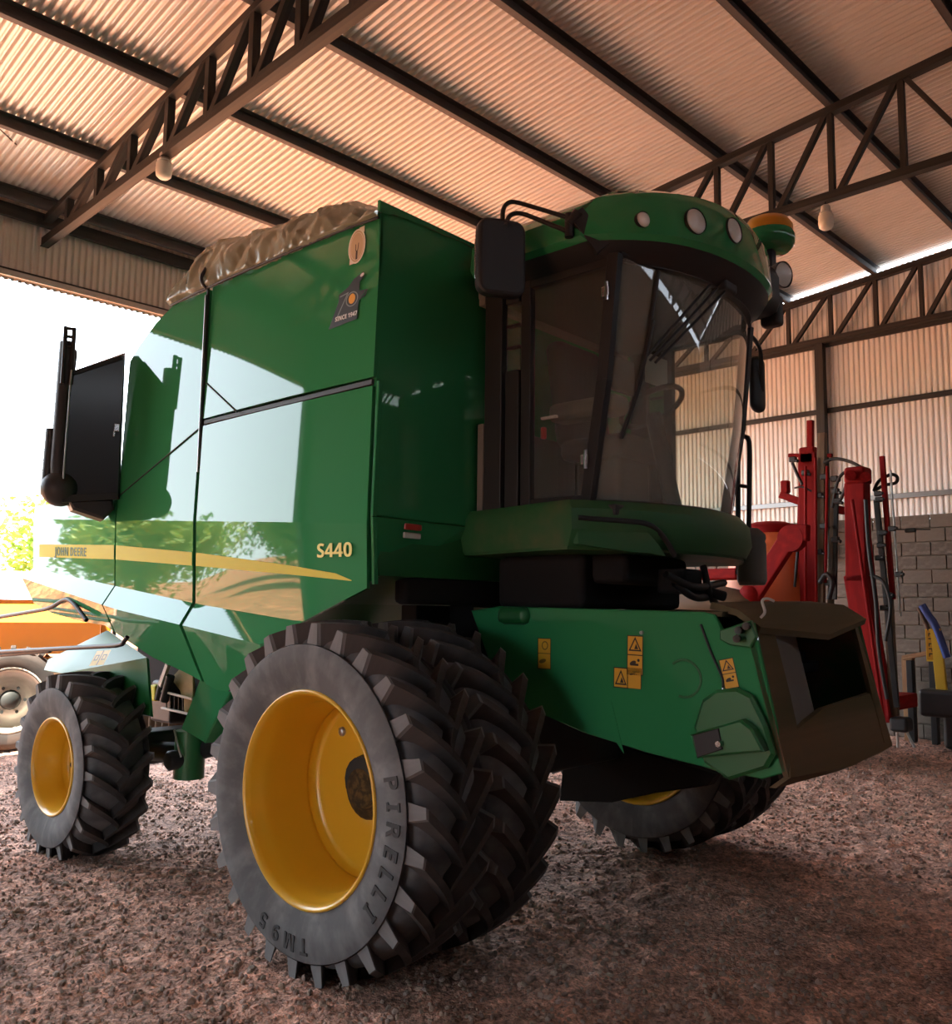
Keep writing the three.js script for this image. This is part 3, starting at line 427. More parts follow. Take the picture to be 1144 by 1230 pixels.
{ // anniversary sticker: black 7 and 5 with a yellow disc, words below; oval emblem above it
  const sm = canvasMat(512, 512, (c) => {
    c.clearRect(0, 0, 512, 512); c.fillStyle = '#1d2422'; c.strokeStyle = '#1d2422';
    c.beginPath(); c.moveTo(40, 500); c.lineTo(150, 250); c.lineTo(150, 180); c.lineTo(265, 130); c.lineTo(330, 70); c.lineTo(440, 30); c.lineTo(450, 80); c.lineTo(400, 120); c.lineTo(400, 200); c.lineTo(470, 240); c.lineTo(400, 290); c.lineTo(390, 480); c.closePath(); c.fill();
    c.lineWidth = 16; c.beginPath(); c.moveTo(395, 215); c.lineTo(490, 225); c.lineTo(470, 270); c.lineTo(400, 290); c.stroke();
    c.strokeStyle = '#7b8680'; c.lineWidth = 12; c.beginPath(); c.moveTo(165, 205); c.lineTo(262, 190); c.lineTo(120, 440); c.stroke(); c.beginPath(); c.arc(315, 265, 68, 0, 7); c.stroke();
    c.fillStyle = '#e8a61e'; c.beginPath(); c.ellipse(315, 262, 40, 50, 0, 0, 7); c.fill(); c.fillStyle = '#dfe3de'; c.beginPath(); c.ellipse(425, 58, 24, 16, -0.4, 0, 7); c.fill();
    c.fillStyle = '#eef0ec'; c.font = 'bold 60px sans-serif'; c.fillText('SINCE 1947', 118, 440, 270);
  }, { transparent: true, alphaTest: 0.5 });
  const p = atL(417, 360, 'z', 1.6); decal(CH, 'sticker', 0.36, 0.30, sm, V(p.x, p.y, zSide(p.x, p.y) + 0.004), 0, -0.03, 'dark anniversary sticker with yellow disc reading since 1947');
  const em = canvasMat(256, 384, (c) => {
    c.clearRect(0, 0, 256, 384); c.fillStyle = '#efe6d0'; c.beginPath(); c.ellipse(128, 192, 112, 165, 0, 0, 7); c.fill(); c.fillRect(150, 20, 70, 60); c.fillRect(40, 300, 60, 50);
    c.fillStyle = '#cfb183'; c.beginPath(); c.ellipse(128, 192, 98, 148, 0, 0, 7); c.fill(); c.strokeStyle = '#efe6d0'; c.lineWidth = 4; c.beginPath(); c.ellipse(128, 192, 84, 130, 0, 0, 7); c.stroke();
    c.strokeStyle = '#4a2f1b'; c.lineWidth = 9; c.beginPath(); c.moveTo(112, 170); c.lineTo(116, 225); c.lineTo(128, 250); c.moveTo(150, 165); c.lineTo(144, 225); c.lineTo(128, 250); c.stroke(); c.fillStyle = '#4a2f1b'; c.fillRect(118, 235, 24, 82);
  }, { transparent: true, alphaTest: 0.5 });
  const q = atL(427, 295, 'z', 1.6); decal(CH, 'sticker', 0.165, 0.235, em, V(q.x, q.y, zSide(q.x, q.y) + 0.004), 0, -0.03, 'oval cream sticker with small brown emblem');
}
// tank front, tarpaulin cover
{
  mesh(CH, 'tank_front', plateZY([[1.585, 2.21], [1.585, 3.95], [-1.585, 3.95], [-1.585, 2.21]], 0.0, 0.03), M.green);
  const zs = [1.59, 1.26, 0.86, 0.4, -0.4, -0.86, -1.26, -1.59], yb = [1.85, 1.96, 2.07, 2.08, 2.08, 2.07, 1.96, 1.85];
  mesh(CH, 'tank_lower_front', shell([zs.map((z) => V(0.03, 2.205, z)), zs.map((z, i) => V(-0.03, yb[i], z))], V(-0.02, 0, 0)), M.green);
  const r = grp(CH, 'side_marker'); const p = atL(495, 638, 'x', 0.02);
  mesh(r, 'red_reflector', box(0.02, 0.035, 0.13, p.x + 0.005, p.y + 0.022, p.z), M.redLens); mesh(r, 'clear_reflector', box(0.02, 0.035, 0.13, p.x, p.y - 0.025, p.z), M.whiteLens);
  // rumpled cover: hangs over the side, rises to the rear
  const rows = [], nu = 110, prof = [[3.845, 1.60], [3.86, 1.635], [3.93, 1.625], [4.0, 1.575], [4.06, 1.50], [4.1, 1.38], [4.12, 1.1], [4.14, 0.4], [4.14, -0.4], [4.1, -1.4], [3.86, -1.58]];
  for (let j = 0; j <= 40; j++) {
    const t = j / 40 * (prof.length - 1), k = Math.min(prof.length - 2, Math.floor(t)), f = t - k, row = [];
    const y0 = lerp(prof[k][0], prof[k + 1][0], f), z0 = lerp(prof[k][1], prof[k + 1][1], f);
    for (let i = 0; i <= nu; i++) {
      const x = lerp(-2.17, 0.045, i / nu), rise = 1 + 0.75 * Math.min(1, Math.max(0, (-0.02 - x) / 1.9)) * (x > -1.95 ? 1 : Math.max(0, (x + 2.17) / 0.22)), hgt = (y0 - 3.845);
      const fold = 0.020 * N3(x * 7 + 0.6 * z0, 2 + y0 * 5, z0 * 4) + 0.014 * N3(x * 17 - 9 * y0, 5, y0 * 6) + 0.012 * Math.abs(N3(x * 30 + y0 * 24, y0 * 9, 8));
      const back = x < -1.9 ? (-1.9 - x) / 0.27 : 0, pin = Math.min(1, hgt / 0.05);
      row.push(V(x + (back > 0 ? hgt * 0.9 : 0), 3.845 + hgt * rise * (x > -0.4 ? lerp(1, 0.2, (x + 0.4) / 0.44) : 1) + fold * 0.9 * pin * (z0 > 1.3 && z0 < 1.54 ? 0.5 : 1), z0 + fold * 1.6 * (z0 > 1.2 ? 1 : 0.6)));
    }
    rows.push(row);
  }
  mesh(CH, 'tank_cover', gridGeo(rows), M.tarp, 'rumpled grey brown tarpaulin over the grain tank');
  mesh(CH, 'cover_rope', tube([V(-2.16, 3.84, 1.6), V(-1.7, 3.845, 1.615), V(-1.0, 3.85, 1.615), V(-0.3, 3.85, 1.61), V(0.03, 3.84, 1.6)], 0.009, 40, 6), M.black);
  mesh(CH, 'cover_strap', tube([V(-1.668, 3.84, 1.615), V(-1.67, 3.9, 1.655), V(-1.66, 3.98, 1.63)], 0.012, 12, 6), M.black);
}
{ // screen door swung out at the rear, with its suction duct
  const d = grp(CH, 'screen_door', 'black cooling screen door swung open at right angles'), x = -2.79;
  mesh(d, 'door_panel', plateZY([[1.6, 2.5], [1.62, 3.6], [2.04, 3.4], [2.1, 2.5], [2.0, 2.44]], x - 0.12, x, 0.02), M.blackGloss);
  mesh(d, 'door_rim', bar(V(x + 0.005, 2.52, 1.63), V(x + 0.005, 2.47, 2.05), 0.04, 0.05), M.black); mesh(d, 'door_rim', bar(V(x + 0.005, 3.55, 1.65), V(x + 0.005, 3.38, 2.03), 0.03, 0.03), M.black);
  mesh(d, 'suction_duct', bentTube([V(x - 0.06, 3.62, 2.075), V(x - 0.06, 2.62, 2.09), V(x - 0.06, 2.48, 2.0), V(x - 0.06, 2.48, 1.8)], 0.062, 0.12, 12), M.black);
  mesh(d, 'duct_elbow', (() => { const g = new THREE.SphereGeometry(0.16, 20, 14); g.scale(0.7, 0.8, 0.95); g.translate(x - 0.06, 2.55, 2.06); return g; })(), M.black);
  mesh(d, 'side_tube', rod(V(x - 0.1, 2.5, 2.16), V(x - 0.1, 2.98, 2.15), 0.045, 12), M.black);
  mesh(d, 'grab_rail', bentTube([V(x - 0.02, 3.38, 2.02), V(x - 0.02, 3.56, 2.01), V(x - 0.02, 3.56, 2.05)], 0.014, 0.03), M.black);
  const lad = []; for (const z of [2.035, 2.1]) lad.push(rod(V(x, 3.3, z), V(x, 3.72, z), 0.018, 8)); for (const y of [3.58, 3.65, 3.71]) lad.push(rod(V(x, y, 2.035), V(x, y, 2.1), 0.012, 6)); mesh(d, 'ladder_end', lad, M.black);
  mesh(d, 'rod', rod(V(x + 0.03, 2.6, 2.05), V(x + 0.03, 3.4, 2.04), 0.008, 6), M.steelPlain);
  mesh(d, 'latch', [box(0.02, 0.06, 0.05, x + 0.01, 3.02, 1.66), box(0.015, 0.04, 0.02, x + 0.015, 2.97, 1.68)], M.chrome);
  d.rotation.y = -0.32; d.scale.z = 0.86; { const q = V(-2.79, 0, 1.6 * 0.86).applyAxisAngle(V(0, 1, 0), -0.32); d.position.set(-2.70 - q.x, 0, 1.625 - q.z); }
  mesh(d, 'lower_duct', plateZY([[1.64, 2.42], [1.66, 2.5], [2.0, 2.46], [1.96, 2.4], [1.72, 2.34]], x - 0.2, x + 0.02, 0.02), M.black);
}
{ // rear hood, straw deflector and guard tubes
  mesh(CH, 'rear_hood', plateXY([[-4.2, 1.8], [-4.24, 2.3], [-4.1, 2.5], [-3.6, 2.55], [-3.6, 1.8]], -1.45, 1.45, 0.03), M.green);
  const c = atL(129, 757, 'z', 1.42), e = atL(58, 792, 'z', 1.52), r = atL(176, 790, 'z', 1.45), b = atL(181, 860, 'z', 1.45), m = atL(155, 830, 'z', 1.5);
  mesh(CH, 'straw_deflector', shell([[e, e.clone().lerp(c, 0.5), c], [V(e.x + 0.05, e.y - 0.08, e.z + 0.05), V(-3.5, 1.2, 1.62), r], [V(e.x + 0.1, e.y - 0.1, e.z), V(-3.3, 1.0, 1.6), b]], V(0, -0.01, -0.02), 0.3), M.greenDull, 'green sheet deflector over the rear wheel');
  const wm = canvasMat(128, 128, (k) => { k.fillStyle = '#d9b23a'; k.fillRect(0, 0, 128, 128); k.fillStyle = '#3a2c10'; k.fillRect(60, 0, 8, 128); k.lineWidth = 7; k.strokeStyle = '#3a2c10'; k.strokeRect(16, 40, 28, 40); k.strokeRect(84, 40, 28, 40); });
  const dp = atL(126, 790, 'z', 1.6); decal(CH, 'warning_sticker', 0.2, 0.12, wm, V(dp.x, dp.y, 1.635), 0, -0.5, 'small yellow double warning sticker', 0.1);
  const T = (pts, z, r, n) => mesh(CH, n, bentTube(pts.map(([a, bb]) => atL(a, bb, 'z', z)), r, 0.12), M.black);
  T([[-60, 786], [0, 783], [148, 775], [153, 765]], 1.75, 0.016, 'guard_tube'); T([[-60, 792], [0, 787], [60, 782]], 1.72, 0.016, 'guard_tube');
  T([[-40, 748], [60, 731], [80, 718], [90, 726], [104, 745]], 1.66, 0.017, 'hand_rail');
}
// cab
const wsB = (z) => 0.85 + 0.30 * (1 - (z / 0.8) ** 2), wsT = (z) => 1.04 + 0.20 * (1 - (z / 0.8) ** 2);
const wsX = (y, z) => lerp(wsB(z), wsT(z), (y - 2.3) / 1.32) + 0.02 * Math.sin(Math.PI * Math.min(1, Math.max(0, (y - 2.3) / 1.32)));
function onWind(px, py, lift = 0.02) { let x = 1.15, p; for (let i = 0; i < 30; i++) { p = atL(px, py, 'x', x); x = lerp(x, wsX(p.y, p.z) + lift, 0.6); } return p; }
{
  const cab = grp(CH, 'cab', 'dark glazed operator cab');
  const ws = []; for (let j = 0; j <= 14; j++) { const y = lerp(2.3, 3.62, j / 14), r = []; for (let i = 0; i <= 28; i++) { const z = lerp(0.78, -0.78, i / 28); r.push(V(wsX(y, z), y, z)); } ws.push(r); }
  mesh(cab, 'windscreen', gridGeo(ws), M.dustyGlass);
  const seal = (pts, r) => tube(pts, r, 40, 6);
  mesh(cab, 'windscreen_seal', [seal(ws[0].map((p) => p.clone()), 0.018), seal(ws[14].map((p) => p.clone()), 0.018)], M.black);
  for (const s of [1, -1]) {
    mesh(cab, 'front_pillar', [bar(V(wsX(2.3, 0.8) - 0.01, 2.28, s * 0.79), V(wsX(2.95, 0.8) - 0.005, 2.95, s * 0.8), 0.05, 0.07), bar(V(wsX(2.93, 0.8) - 0.005, 2.93, s * 0.8), V(wsX(3.62, 0.8) - 0.01, 3.62, s * 0.8), 0.05, 0.07)], M.black);
    mesh(cab, 'rear_pillar', [box(0.13, 1.34, 0.06, 0.2, 2.95, s * 0.8), box(0.1, 0.8, 0.05, 0.34, 2.7, s * 0.8), box(0.1, 0.12, 0.05, 0.34, 3.56, s * 0.8), box(0.07, 1.34, 0.05, 0.44, 2.95, s * 0.8), box(0.1, 0.015, 0.03, 0.34, 3.24, s * 0.8, 0.003), box(0.1, 0.015, 0.03, 0.34, 3.37, s * 0.8, 0.003)], M.black);
    mesh(cab, 'slot_pane', box(0.13, 0.42, 0.006, 0.34, 3.31, s * 0.79, 0.002), M.glass);
    const d = [[0.47, 2.31], [0.83, 2.31], [1.08, 2.95], [1.03, 3.6], [0.47, 3.6]];
    mesh(cab, 'door_glass', quad(V(0.47, 2.31, s * 0.79), V(wsX(2.31, 0.8) - 0.03, 2.31, s * 0.79), V(wsX(3.6, 0.8) - 0.03, 3.6, s * 0.79), V(0.47, 3.6, s * 0.79)), M.glass);
    mesh(cab, 'door_frame', bar(V(0.45, 2.32, s * 0.8), V(0.85, 2.32, s * 0.8), 0.03, 0.04), M.black); mesh(cab, 'door_frame', bar(V(0.45, 3.59, s * 0.8), V(1.03, 3.59, s * 0.8), 0.04, 0.06), M.black);
    for (const [a, b] of s > 0 ? [[727, 350], [702, 552]] : []) { const p = atL(a, b, 'z', 0.84); mesh(cab, 'door_hinge', [box(0.05, 0.06, 0.03, p.x, p.y, 0.835, 0.01), rod(V(p.x + 0.01, p.y + 0.05, 0.84), V(p.x + 0.01, p.y - 0.05, 0.84), 0.012)], M.chrome); }
  }
  mesh(cab, 'cab_floor', box(1.05, 0.06, 1.6, 0.5, 2.25, 0, 0.01), M.black);
  mesh(cab, 'headliner', box(0.98, 0.05, 1.56, 0.52, 3.63, 0, 0.01), M.trim);
  mesh(cab, 'rear_wall', [box(0.05, 0.55, 1.6, 0.08, 2.55, 0), box(0.05, 0.1, 1.6, 0.08, 3.6, 0)], M.trim);
  // roof: flat pan with rounded front
  const arcX = (z) => 1.42 - 0.30 * Math.min(1.1, z * z) - 0.24 * Math.pow(Math.abs(z) / 0.95, 5), ring = (inset, y) => { const r = []; for (let i = 0; i <= 26; i++) { const z = lerp(0.95 - inset, -0.95 + inset, i / 26); r.push(V(arcX(z) - inset * 0.9, y(z), z)); } return r; };
  const side = (inset, y, crown = 0) => { const f = ring(inset, (z) => y + crown * (1 - (z / 0.95) ** 2)), yy = y + crown * (1 - ((0.95 - inset) / 0.95) ** 2); return [V(0.12, yy, 0.95 - inset), V(0.5, yy, 0.95 - inset), ...f, V(0.5, yy, -0.95 + inset), V(0.12, yy, -0.95 + inset)]; };
  const lay = (l) => toCreasedNormals(gridGeo(l.map(([a, b, c]) => side(a, b, c))), 0.5), cap = (inset, y) => plateXZ(side(inset, y).map((p) => [p.x, p.z]), y - 0.01, y + 0.01, 0);
  mesh(cab, 'roof_shell', [lay([[0.03, 3.68], [0.0, 3.71], [0.015, 3.845, 0.085], [0.07, 3.91, 0.105], [0.18, 3.95, 0.115], [0.5, 3.985, 0.115]]), cap(0.5, 4.0)], M.green, 'green cab roof with rounded front');
  mesh(cab, 'visor', [lay([[0.03, 3.685], [0.07, 3.64], [0.16, 3.585]]), cap(0.16, 3.59)], M.black, 'black underside of the cab roof');
  const lampAt = (px, py, rad) => { let x0 = 1.3, p; for (let i = 0; i < 40; i++) { p = atL(px, py, 'x', x0); x0 = lerp(x0, arcX(p.z) - 0.005, 0.5); } const l = grp(CH, 'work_light'); const n = V(1, 0.05, 0.6 * p.z).normalize(), q = new THREE.Quaternion().setFromUnitVectors(V(0, 0, 1), n); const put = (pts) => { const g = latheZ(pts, 24); g.applyQuaternion(q); g.translate(p.x, p.y, p.z); return g; };
    mesh(l, 'lamp_housing', put([[rad * 1.12, 0.008], [rad * 1.14, -0.01], [rad * 0.9, -0.12]]), M.black); mesh(l, 'lamp_lens', put([[0, 0.018], [rad * 0.6, 0.015], [rad, 0.008], [rad * 1.05, 0]]), M.lampLens); };
  lampAt(773, 264, 0.04); lampAt(836, 266, 0.066); lampAt(882, 277, 0.066);
  // far corner lamp and satellite receiver
  { const l = grp(CH, 'work_light'); const p = atL(941, 330, 'x', 1.2), n = V(0.95, -0.1, 0.25).normalize(), q = new THREE.Quaternion().setFromUnitVectors(V(0, 0, 1), n); const put = (pts) => { const g = latheZ(pts, 24); g.applyQuaternion(q); g.translate(p.x, p.y, p.z); return g; }; mesh(l, 'lamp_housing', put([[0.09, 0.01], [0.09, -0.02], [0.06, -0.11]]), M.black); mesh(l, 'lamp_lens', put([[0, 0.03], [0.06, 0.024], [0.082, 0.005]]), M.lampLens); mesh(l, 'lamp_bracket', [box(0.3, 0.34, 0.34, p.x - 0.12, p.y - 0.15, p.z + 0.22, 0.09), box(0.14, 0.22, 0.1, p.x - 0.06, p.y - 0.26, p.z + 0.06, 0.03)], M.black); }
  { const g = grp(CH, 'satellite_receiver', 'yellow and green domed receiver'), p = atL(923, 283, 'x', 1.0), e = (pts) => { const k = latheY(pts, 28); k.scale(1, 1, 1); k.translate(p.x, p.y, p.z); return k; };
    mesh(g, 'dome', e([[0.172, 0.01], [0.17, 0.06], [0.14, 0.105], [0.07, 0.13], [0, 0.135]]), M.amber); mesh(g, 'receiver_base', e([[0.17, 0.01], [0.185, -0.02], [0.18, -0.08], [0.15, -0.115], [0, -0.12]]), M.green); mesh(g, 'stalk', box(0.08, 0.3, 0.08, p.x, p.y - 0.22, p.z), M.black); }
  // interior
  mesh(cab, 'seat_cushion', box(0.5, 0.14, 0.52, 0.5, 2.72, 0, 0.05), M.seat); mesh(cab, 'seat_base', box(0.35, 0.42, 0.36, 0.48, 2.46, 0, 0.04), M.black);
  mesh(cab, 'seat_back', (() => { const g = box(0.14, 0.72, 0.5, 0, 0.36, 0, 0.06); g.rotateZ(0.14); g.translate(0.28, 2.74, 0); return g; })(), M.seat);
  mesh(cab, 'armrest', box(0.5, 0.12, 0.16, 0.55, 2.92, 0.36, 0.04), M.trim);
  mesh(cab, 'steering_column', rod(V(0.92, 2.3, 0), V(0.78, 2.92, 0), 0.05), M.black);
  mesh(cab, 'steering_wheel', (() => { const g = new THREE.TorusGeometry(0.2, 0.017, 8, 32); g.rotateX(Math.PI / 2); g.rotateZ(0.5); g.translate(0.77, 2.97, 0); return g; })(), M.black);
  mesh(cab, 'monitor', box(0.03, 0.2, 0.28, 0.86, 3.05, 0.5, 0.01), M.black);
  mesh(cab, 'paper', box(0.006, 0.2, 0.28, 0.6, 3.3, -0.35, 0.002), M.pale);
  { const p = atL(652, 520, 'z', 0.75); mesh(cab, 'control_lever', [box(0.03, 0.07, 0.03, p.x, p.y, 0.74, 0.01)], M.redLens); mesh(cab, 'switch_plate', box(0.11, 0.015, 0.02, p.x + 0.04, p.y + 0.085, 0.74, 0.003), M.pale); }
  // wiper
  const w = grp(CH, 'wiper'); const B = [[791, 326], [784, 370], [776, 420], [766, 470], [746, 527]].map(([a, b]) => onWind(a, b, 0.012));
  mesh(w, 'blade', tube(B, 0.014, 30, 6), M.black); mesh(w, 'blade_holder', [tube([onWind(785, 385, 0.03), onWind(775, 432, 0.05), onWind(764, 470, 0.03)], 0.012, 16, 6)], M.black);
  for (const o of [0, 9, 18]) mesh(w, 'arm', rod(onWind(853 + o, 342 + o * 0.45, 0.07), onWind(775 + o * 0.7, 430 + o * 0.3, 0.05), 0.008, 8), M.black);
  mesh(w, 'wiper_motor', box(0.1, 0.08, 0.16, onWind(868, 345, 0.03).x, onWind(868, 345).y, onWind(868, 345).z, 0.02), M.black);
  // deck under the windscreen
  const arc = (k) => (z) => 1.24 + k - 0.36 * Math.min(1, (z / 0.98) ** 2), deckRow = (k, y, hw) => { const r = [V(0.0, y + 0.0, hw - 0.13), V(0.3, y, hw - 0.09), V(0.6, y, hw - 0.03)]; for (let i = 0; i <= 30; i++) { const z = lerp(hw, -hw, i / 30), q = arc(k)(z * 0.98 / hw); r.push(V(q, y, z)); } r.push(V(0.6, y, -hw + 0.03), V(0.0, y, -hw + 0.13)); return r; };
  const onDeck = (px, py, lift = 0.01) => { let x = 1.1, p; for (let i = 0; i < 40; i++) { p = atL(px, py, 'x', x); x = lerp(x, arc(0)(Math.max(-0.98, Math.min(0.98, p.z))) + lift, 0.5); } return p; };
  const dk = [deckRow(-0.16, 2.315, 0.82), deckRow(-0.04, 2.30, 0.95), deckRow(0.0, 2.25, 0.99), deckRow(0.01, 2.14, 1.0), deckRow(-0.03, 2.055, 0.98)];
  mesh(CH, 'cab_deck', [toCreasedNormals(gridGeo(dk), 0.6), plateXZ(deckRow(-0.04, 2.06, 0.97).map((p) => [p.x, p.z]), 2.04, 2.06, 0)], M.greenDeck, 'rounded green deck under the windscreen');
  // step recess pressed into the deck front: bright lip and dark groove
  mesh(CH, 'deck_groove', tube([[694, 622], [720, 624], [750, 626], [775, 629], [790, 637], [802, 652], [811, 668]].map(([a, b]) => onDeck(a, b, 0.008)), 0.016, 48, 6), M.black);
  { const top = [[694, 628], [715, 629], [740, 631], [765, 634], [780, 641], [792, 655]].map(([a, b]) => onDeck(a, b, 0.014)), low = [[695, 653], [715, 656], [738, 660], [760, 663], [779, 664], [800, 668]].map(([a, b]) => onDeck(a, b, 0.02)); mesh(CH, 'deck_step', shell([top, low], V(-0.03, 0, 0)), M.greenDeck); }
  { const p = atL(868, 633, 'x', 1.1); mesh(CH, 'deck_lamp', [box(0.03, 0.05, 0.12, p.x + 0.0, p.y, p.z - 0.03, 0.01), box(0.03, 0.05, 0.05, p.x + 0.02, p.y, p.z + 0.06, 0.01)], M.whiteLens); }
  // near mirror with its double-tube arm
  const mi = grp(CH, 'mirror', 'large black door mirror on the right side'), p = atL(600, 312, 'z', 1.2);
  mesh(mi, 'mirror_head', (() => { const s = new THREE.Shape(), a = 0.115, b = 0.19, r = 0.05; s.moveTo(-a + r, -b); s.lineTo(a - r, -b); s.quadraticCurveTo(a, -b, a, -b + r); s.lineTo(a, b - r); s.quadraticCurveTo(a, b, a - r, b); s.lineTo(-a + r, b); s.quadraticCurveTo(-a, b, -a, b - r); s.lineTo(-a, -b + r); s.quadraticCurveTo(-a, -b, -a + r, -b); const g = new THREE.ExtrudeGeometry(s, { depth: 0.03, bevelEnabled: true, bevelSize: 0.02, bevelThickness: 0.025, bevelSegments: 3, curveSegments: 6 }); g.rotateY(1.05); g.rotateX(0.0); g.translate(p.x, p.y, p.z); return g; })(), M.black);
  mesh(mi, 'mirror_edge', (() => { const pts = [[-0.11, 0.16], [-0.132, 0.08], [-0.132, -0.1], [-0.11, -0.18]].map(([u, v]) => V(u, v, 0.0).applyAxisAngle(V(0, 1, 0), 1.05).add(V(p.x + 0.0, p.y, p.z))); return tube(pts, 0.008, 20, 6); })(), M.chrome);
  const arm = (l, z0, z1) => mesh(mi, 'mirror_arm', bentTube(l.map(([a, b], i) => atL(a, b, 'z', lerp(z0, z1, i / (l.length - 1)))), 0.013, 0.07), M.black);
  arm([[604, 275], [604, 250], [612, 242], [622, 243], [685, 262]], 1.2, 0.98); arm([[607, 272], [612, 258], [625, 255], [680, 277]], 1.22, 0.98);
  { const a = atL(684, 270, 'z', 0.97), b = atL(695, 255, 'z', 0.95), c2 = atL(725, 300, 'z', 0.85); mesh(mi, 'mirror_bracket', [rod(a.clone().add(V(0, -0.07, 0)), a.clone().add(V(0, 0.06, 0)), 0.025), rod(a, b, 0.03), bar(b.clone().add(V(-0.02, 0, 0)), c2, 0.05, 0.09)], M.black); }
  // far mirror and far handrail
  const fm = grp(CH, 'mirror', 'narrow black mirror on the left side'), z = -1.35;
  mesh(fm, 'mirror_head', (() => { const a = atL(909, 430, 'z', z), b = atL(911, 494, 'z', z); const g = new THREE.CapsuleGeometry(0.06, a.distanceTo(b) - 0.1, 6, 12); g.scale(0.75, 1, 1.6); g.translate(...a.clone().lerp(b, 0.5).toArray()); return g; })(), M.black);
  mesh(fm, 'mirror_arm', bentTube([[893, 400], [905, 405], [914, 420], [916, 470]].map(([a, b], i) => atL(a, b, 'z', lerp(-1.0, z, i / 3))), 0.016, 0.06), M.black);
  mesh(CH, 'hand_rail', bentTube([[887, 690], [887, 545], [888, 524], [900, 524], [901, 545], [899, 690]].map(([a, b]) => atL(a, b, 'z', -1.15)), 0.018, 0.07), M.black);
  mesh(CH, 'hand_rail', rod(atL(887, 583, 'z', -1.15), atL(900, 585, 'z', -1.15), 0.014), M.black);
}
{ // dark works under the deck
  mesh(CH, 'under_deck_dark_block', [box(0.62, 0.3, 1.1, 0.4, 1.89, 0.1, 0.04), box(0.35, 0.16, 0.7, 0.75, 1.96, 0.2, 0.04), box(0.1, 0.3, 2.6, -0.06, 1.9, 0.0, 0.03), box(0.3, 0.6, 1.2, -0.2, 1.6, 0, 0.03)], M.matteBlack);  // blocks added in near-black to stand for the shade under the deck
  mesh(CH, 'hydraulic_valve', [box(0.18, 0.14, 0.22, 1.0, 1.9, 0.1, 0.02), rod(V(1.0, 1.88, 0.05), V(1.15, 1.82, -0.15), 0.03)], M.matteBlack);
  for (const [a, b] of [[[800, 690], [870, 700]], [[810, 700], [860, 715]], [[845, 680], [860, 725]]]) mesh(CH, 'hydraulic_hose', tube([atL(...a, 'x', 1.05), atL((a[0] + b[0]) / 2, (a[1] + b[1]) / 2 + 10, 'x', 1.1), atL(...b, 'x', 1.05)], 0.022, 16, 8), M.black);
  { const p = atL(903, 668, 'x', 0.85); const k = grp(CH, 'air_cleaner', 'dusty dark canister'); mesh(k, 'canister', (() => { const g = latheY([[0, -0.2], [0.085, -0.2], [0.1, -0.17], [0.1, 0.08], [0.092, 0.1], [0.1, 0.12], [0.095, 0.15], [0.05, 0.19], [0, 0.2]], 20); g.translate(p.x, p.y, p.z); return g; })(), M.trim); mesh(k, 'canister_bracket', box(0.06, 0.05, 0.4, p.x, p.y + 0.02, p.z + 0.2), M.black); }
}
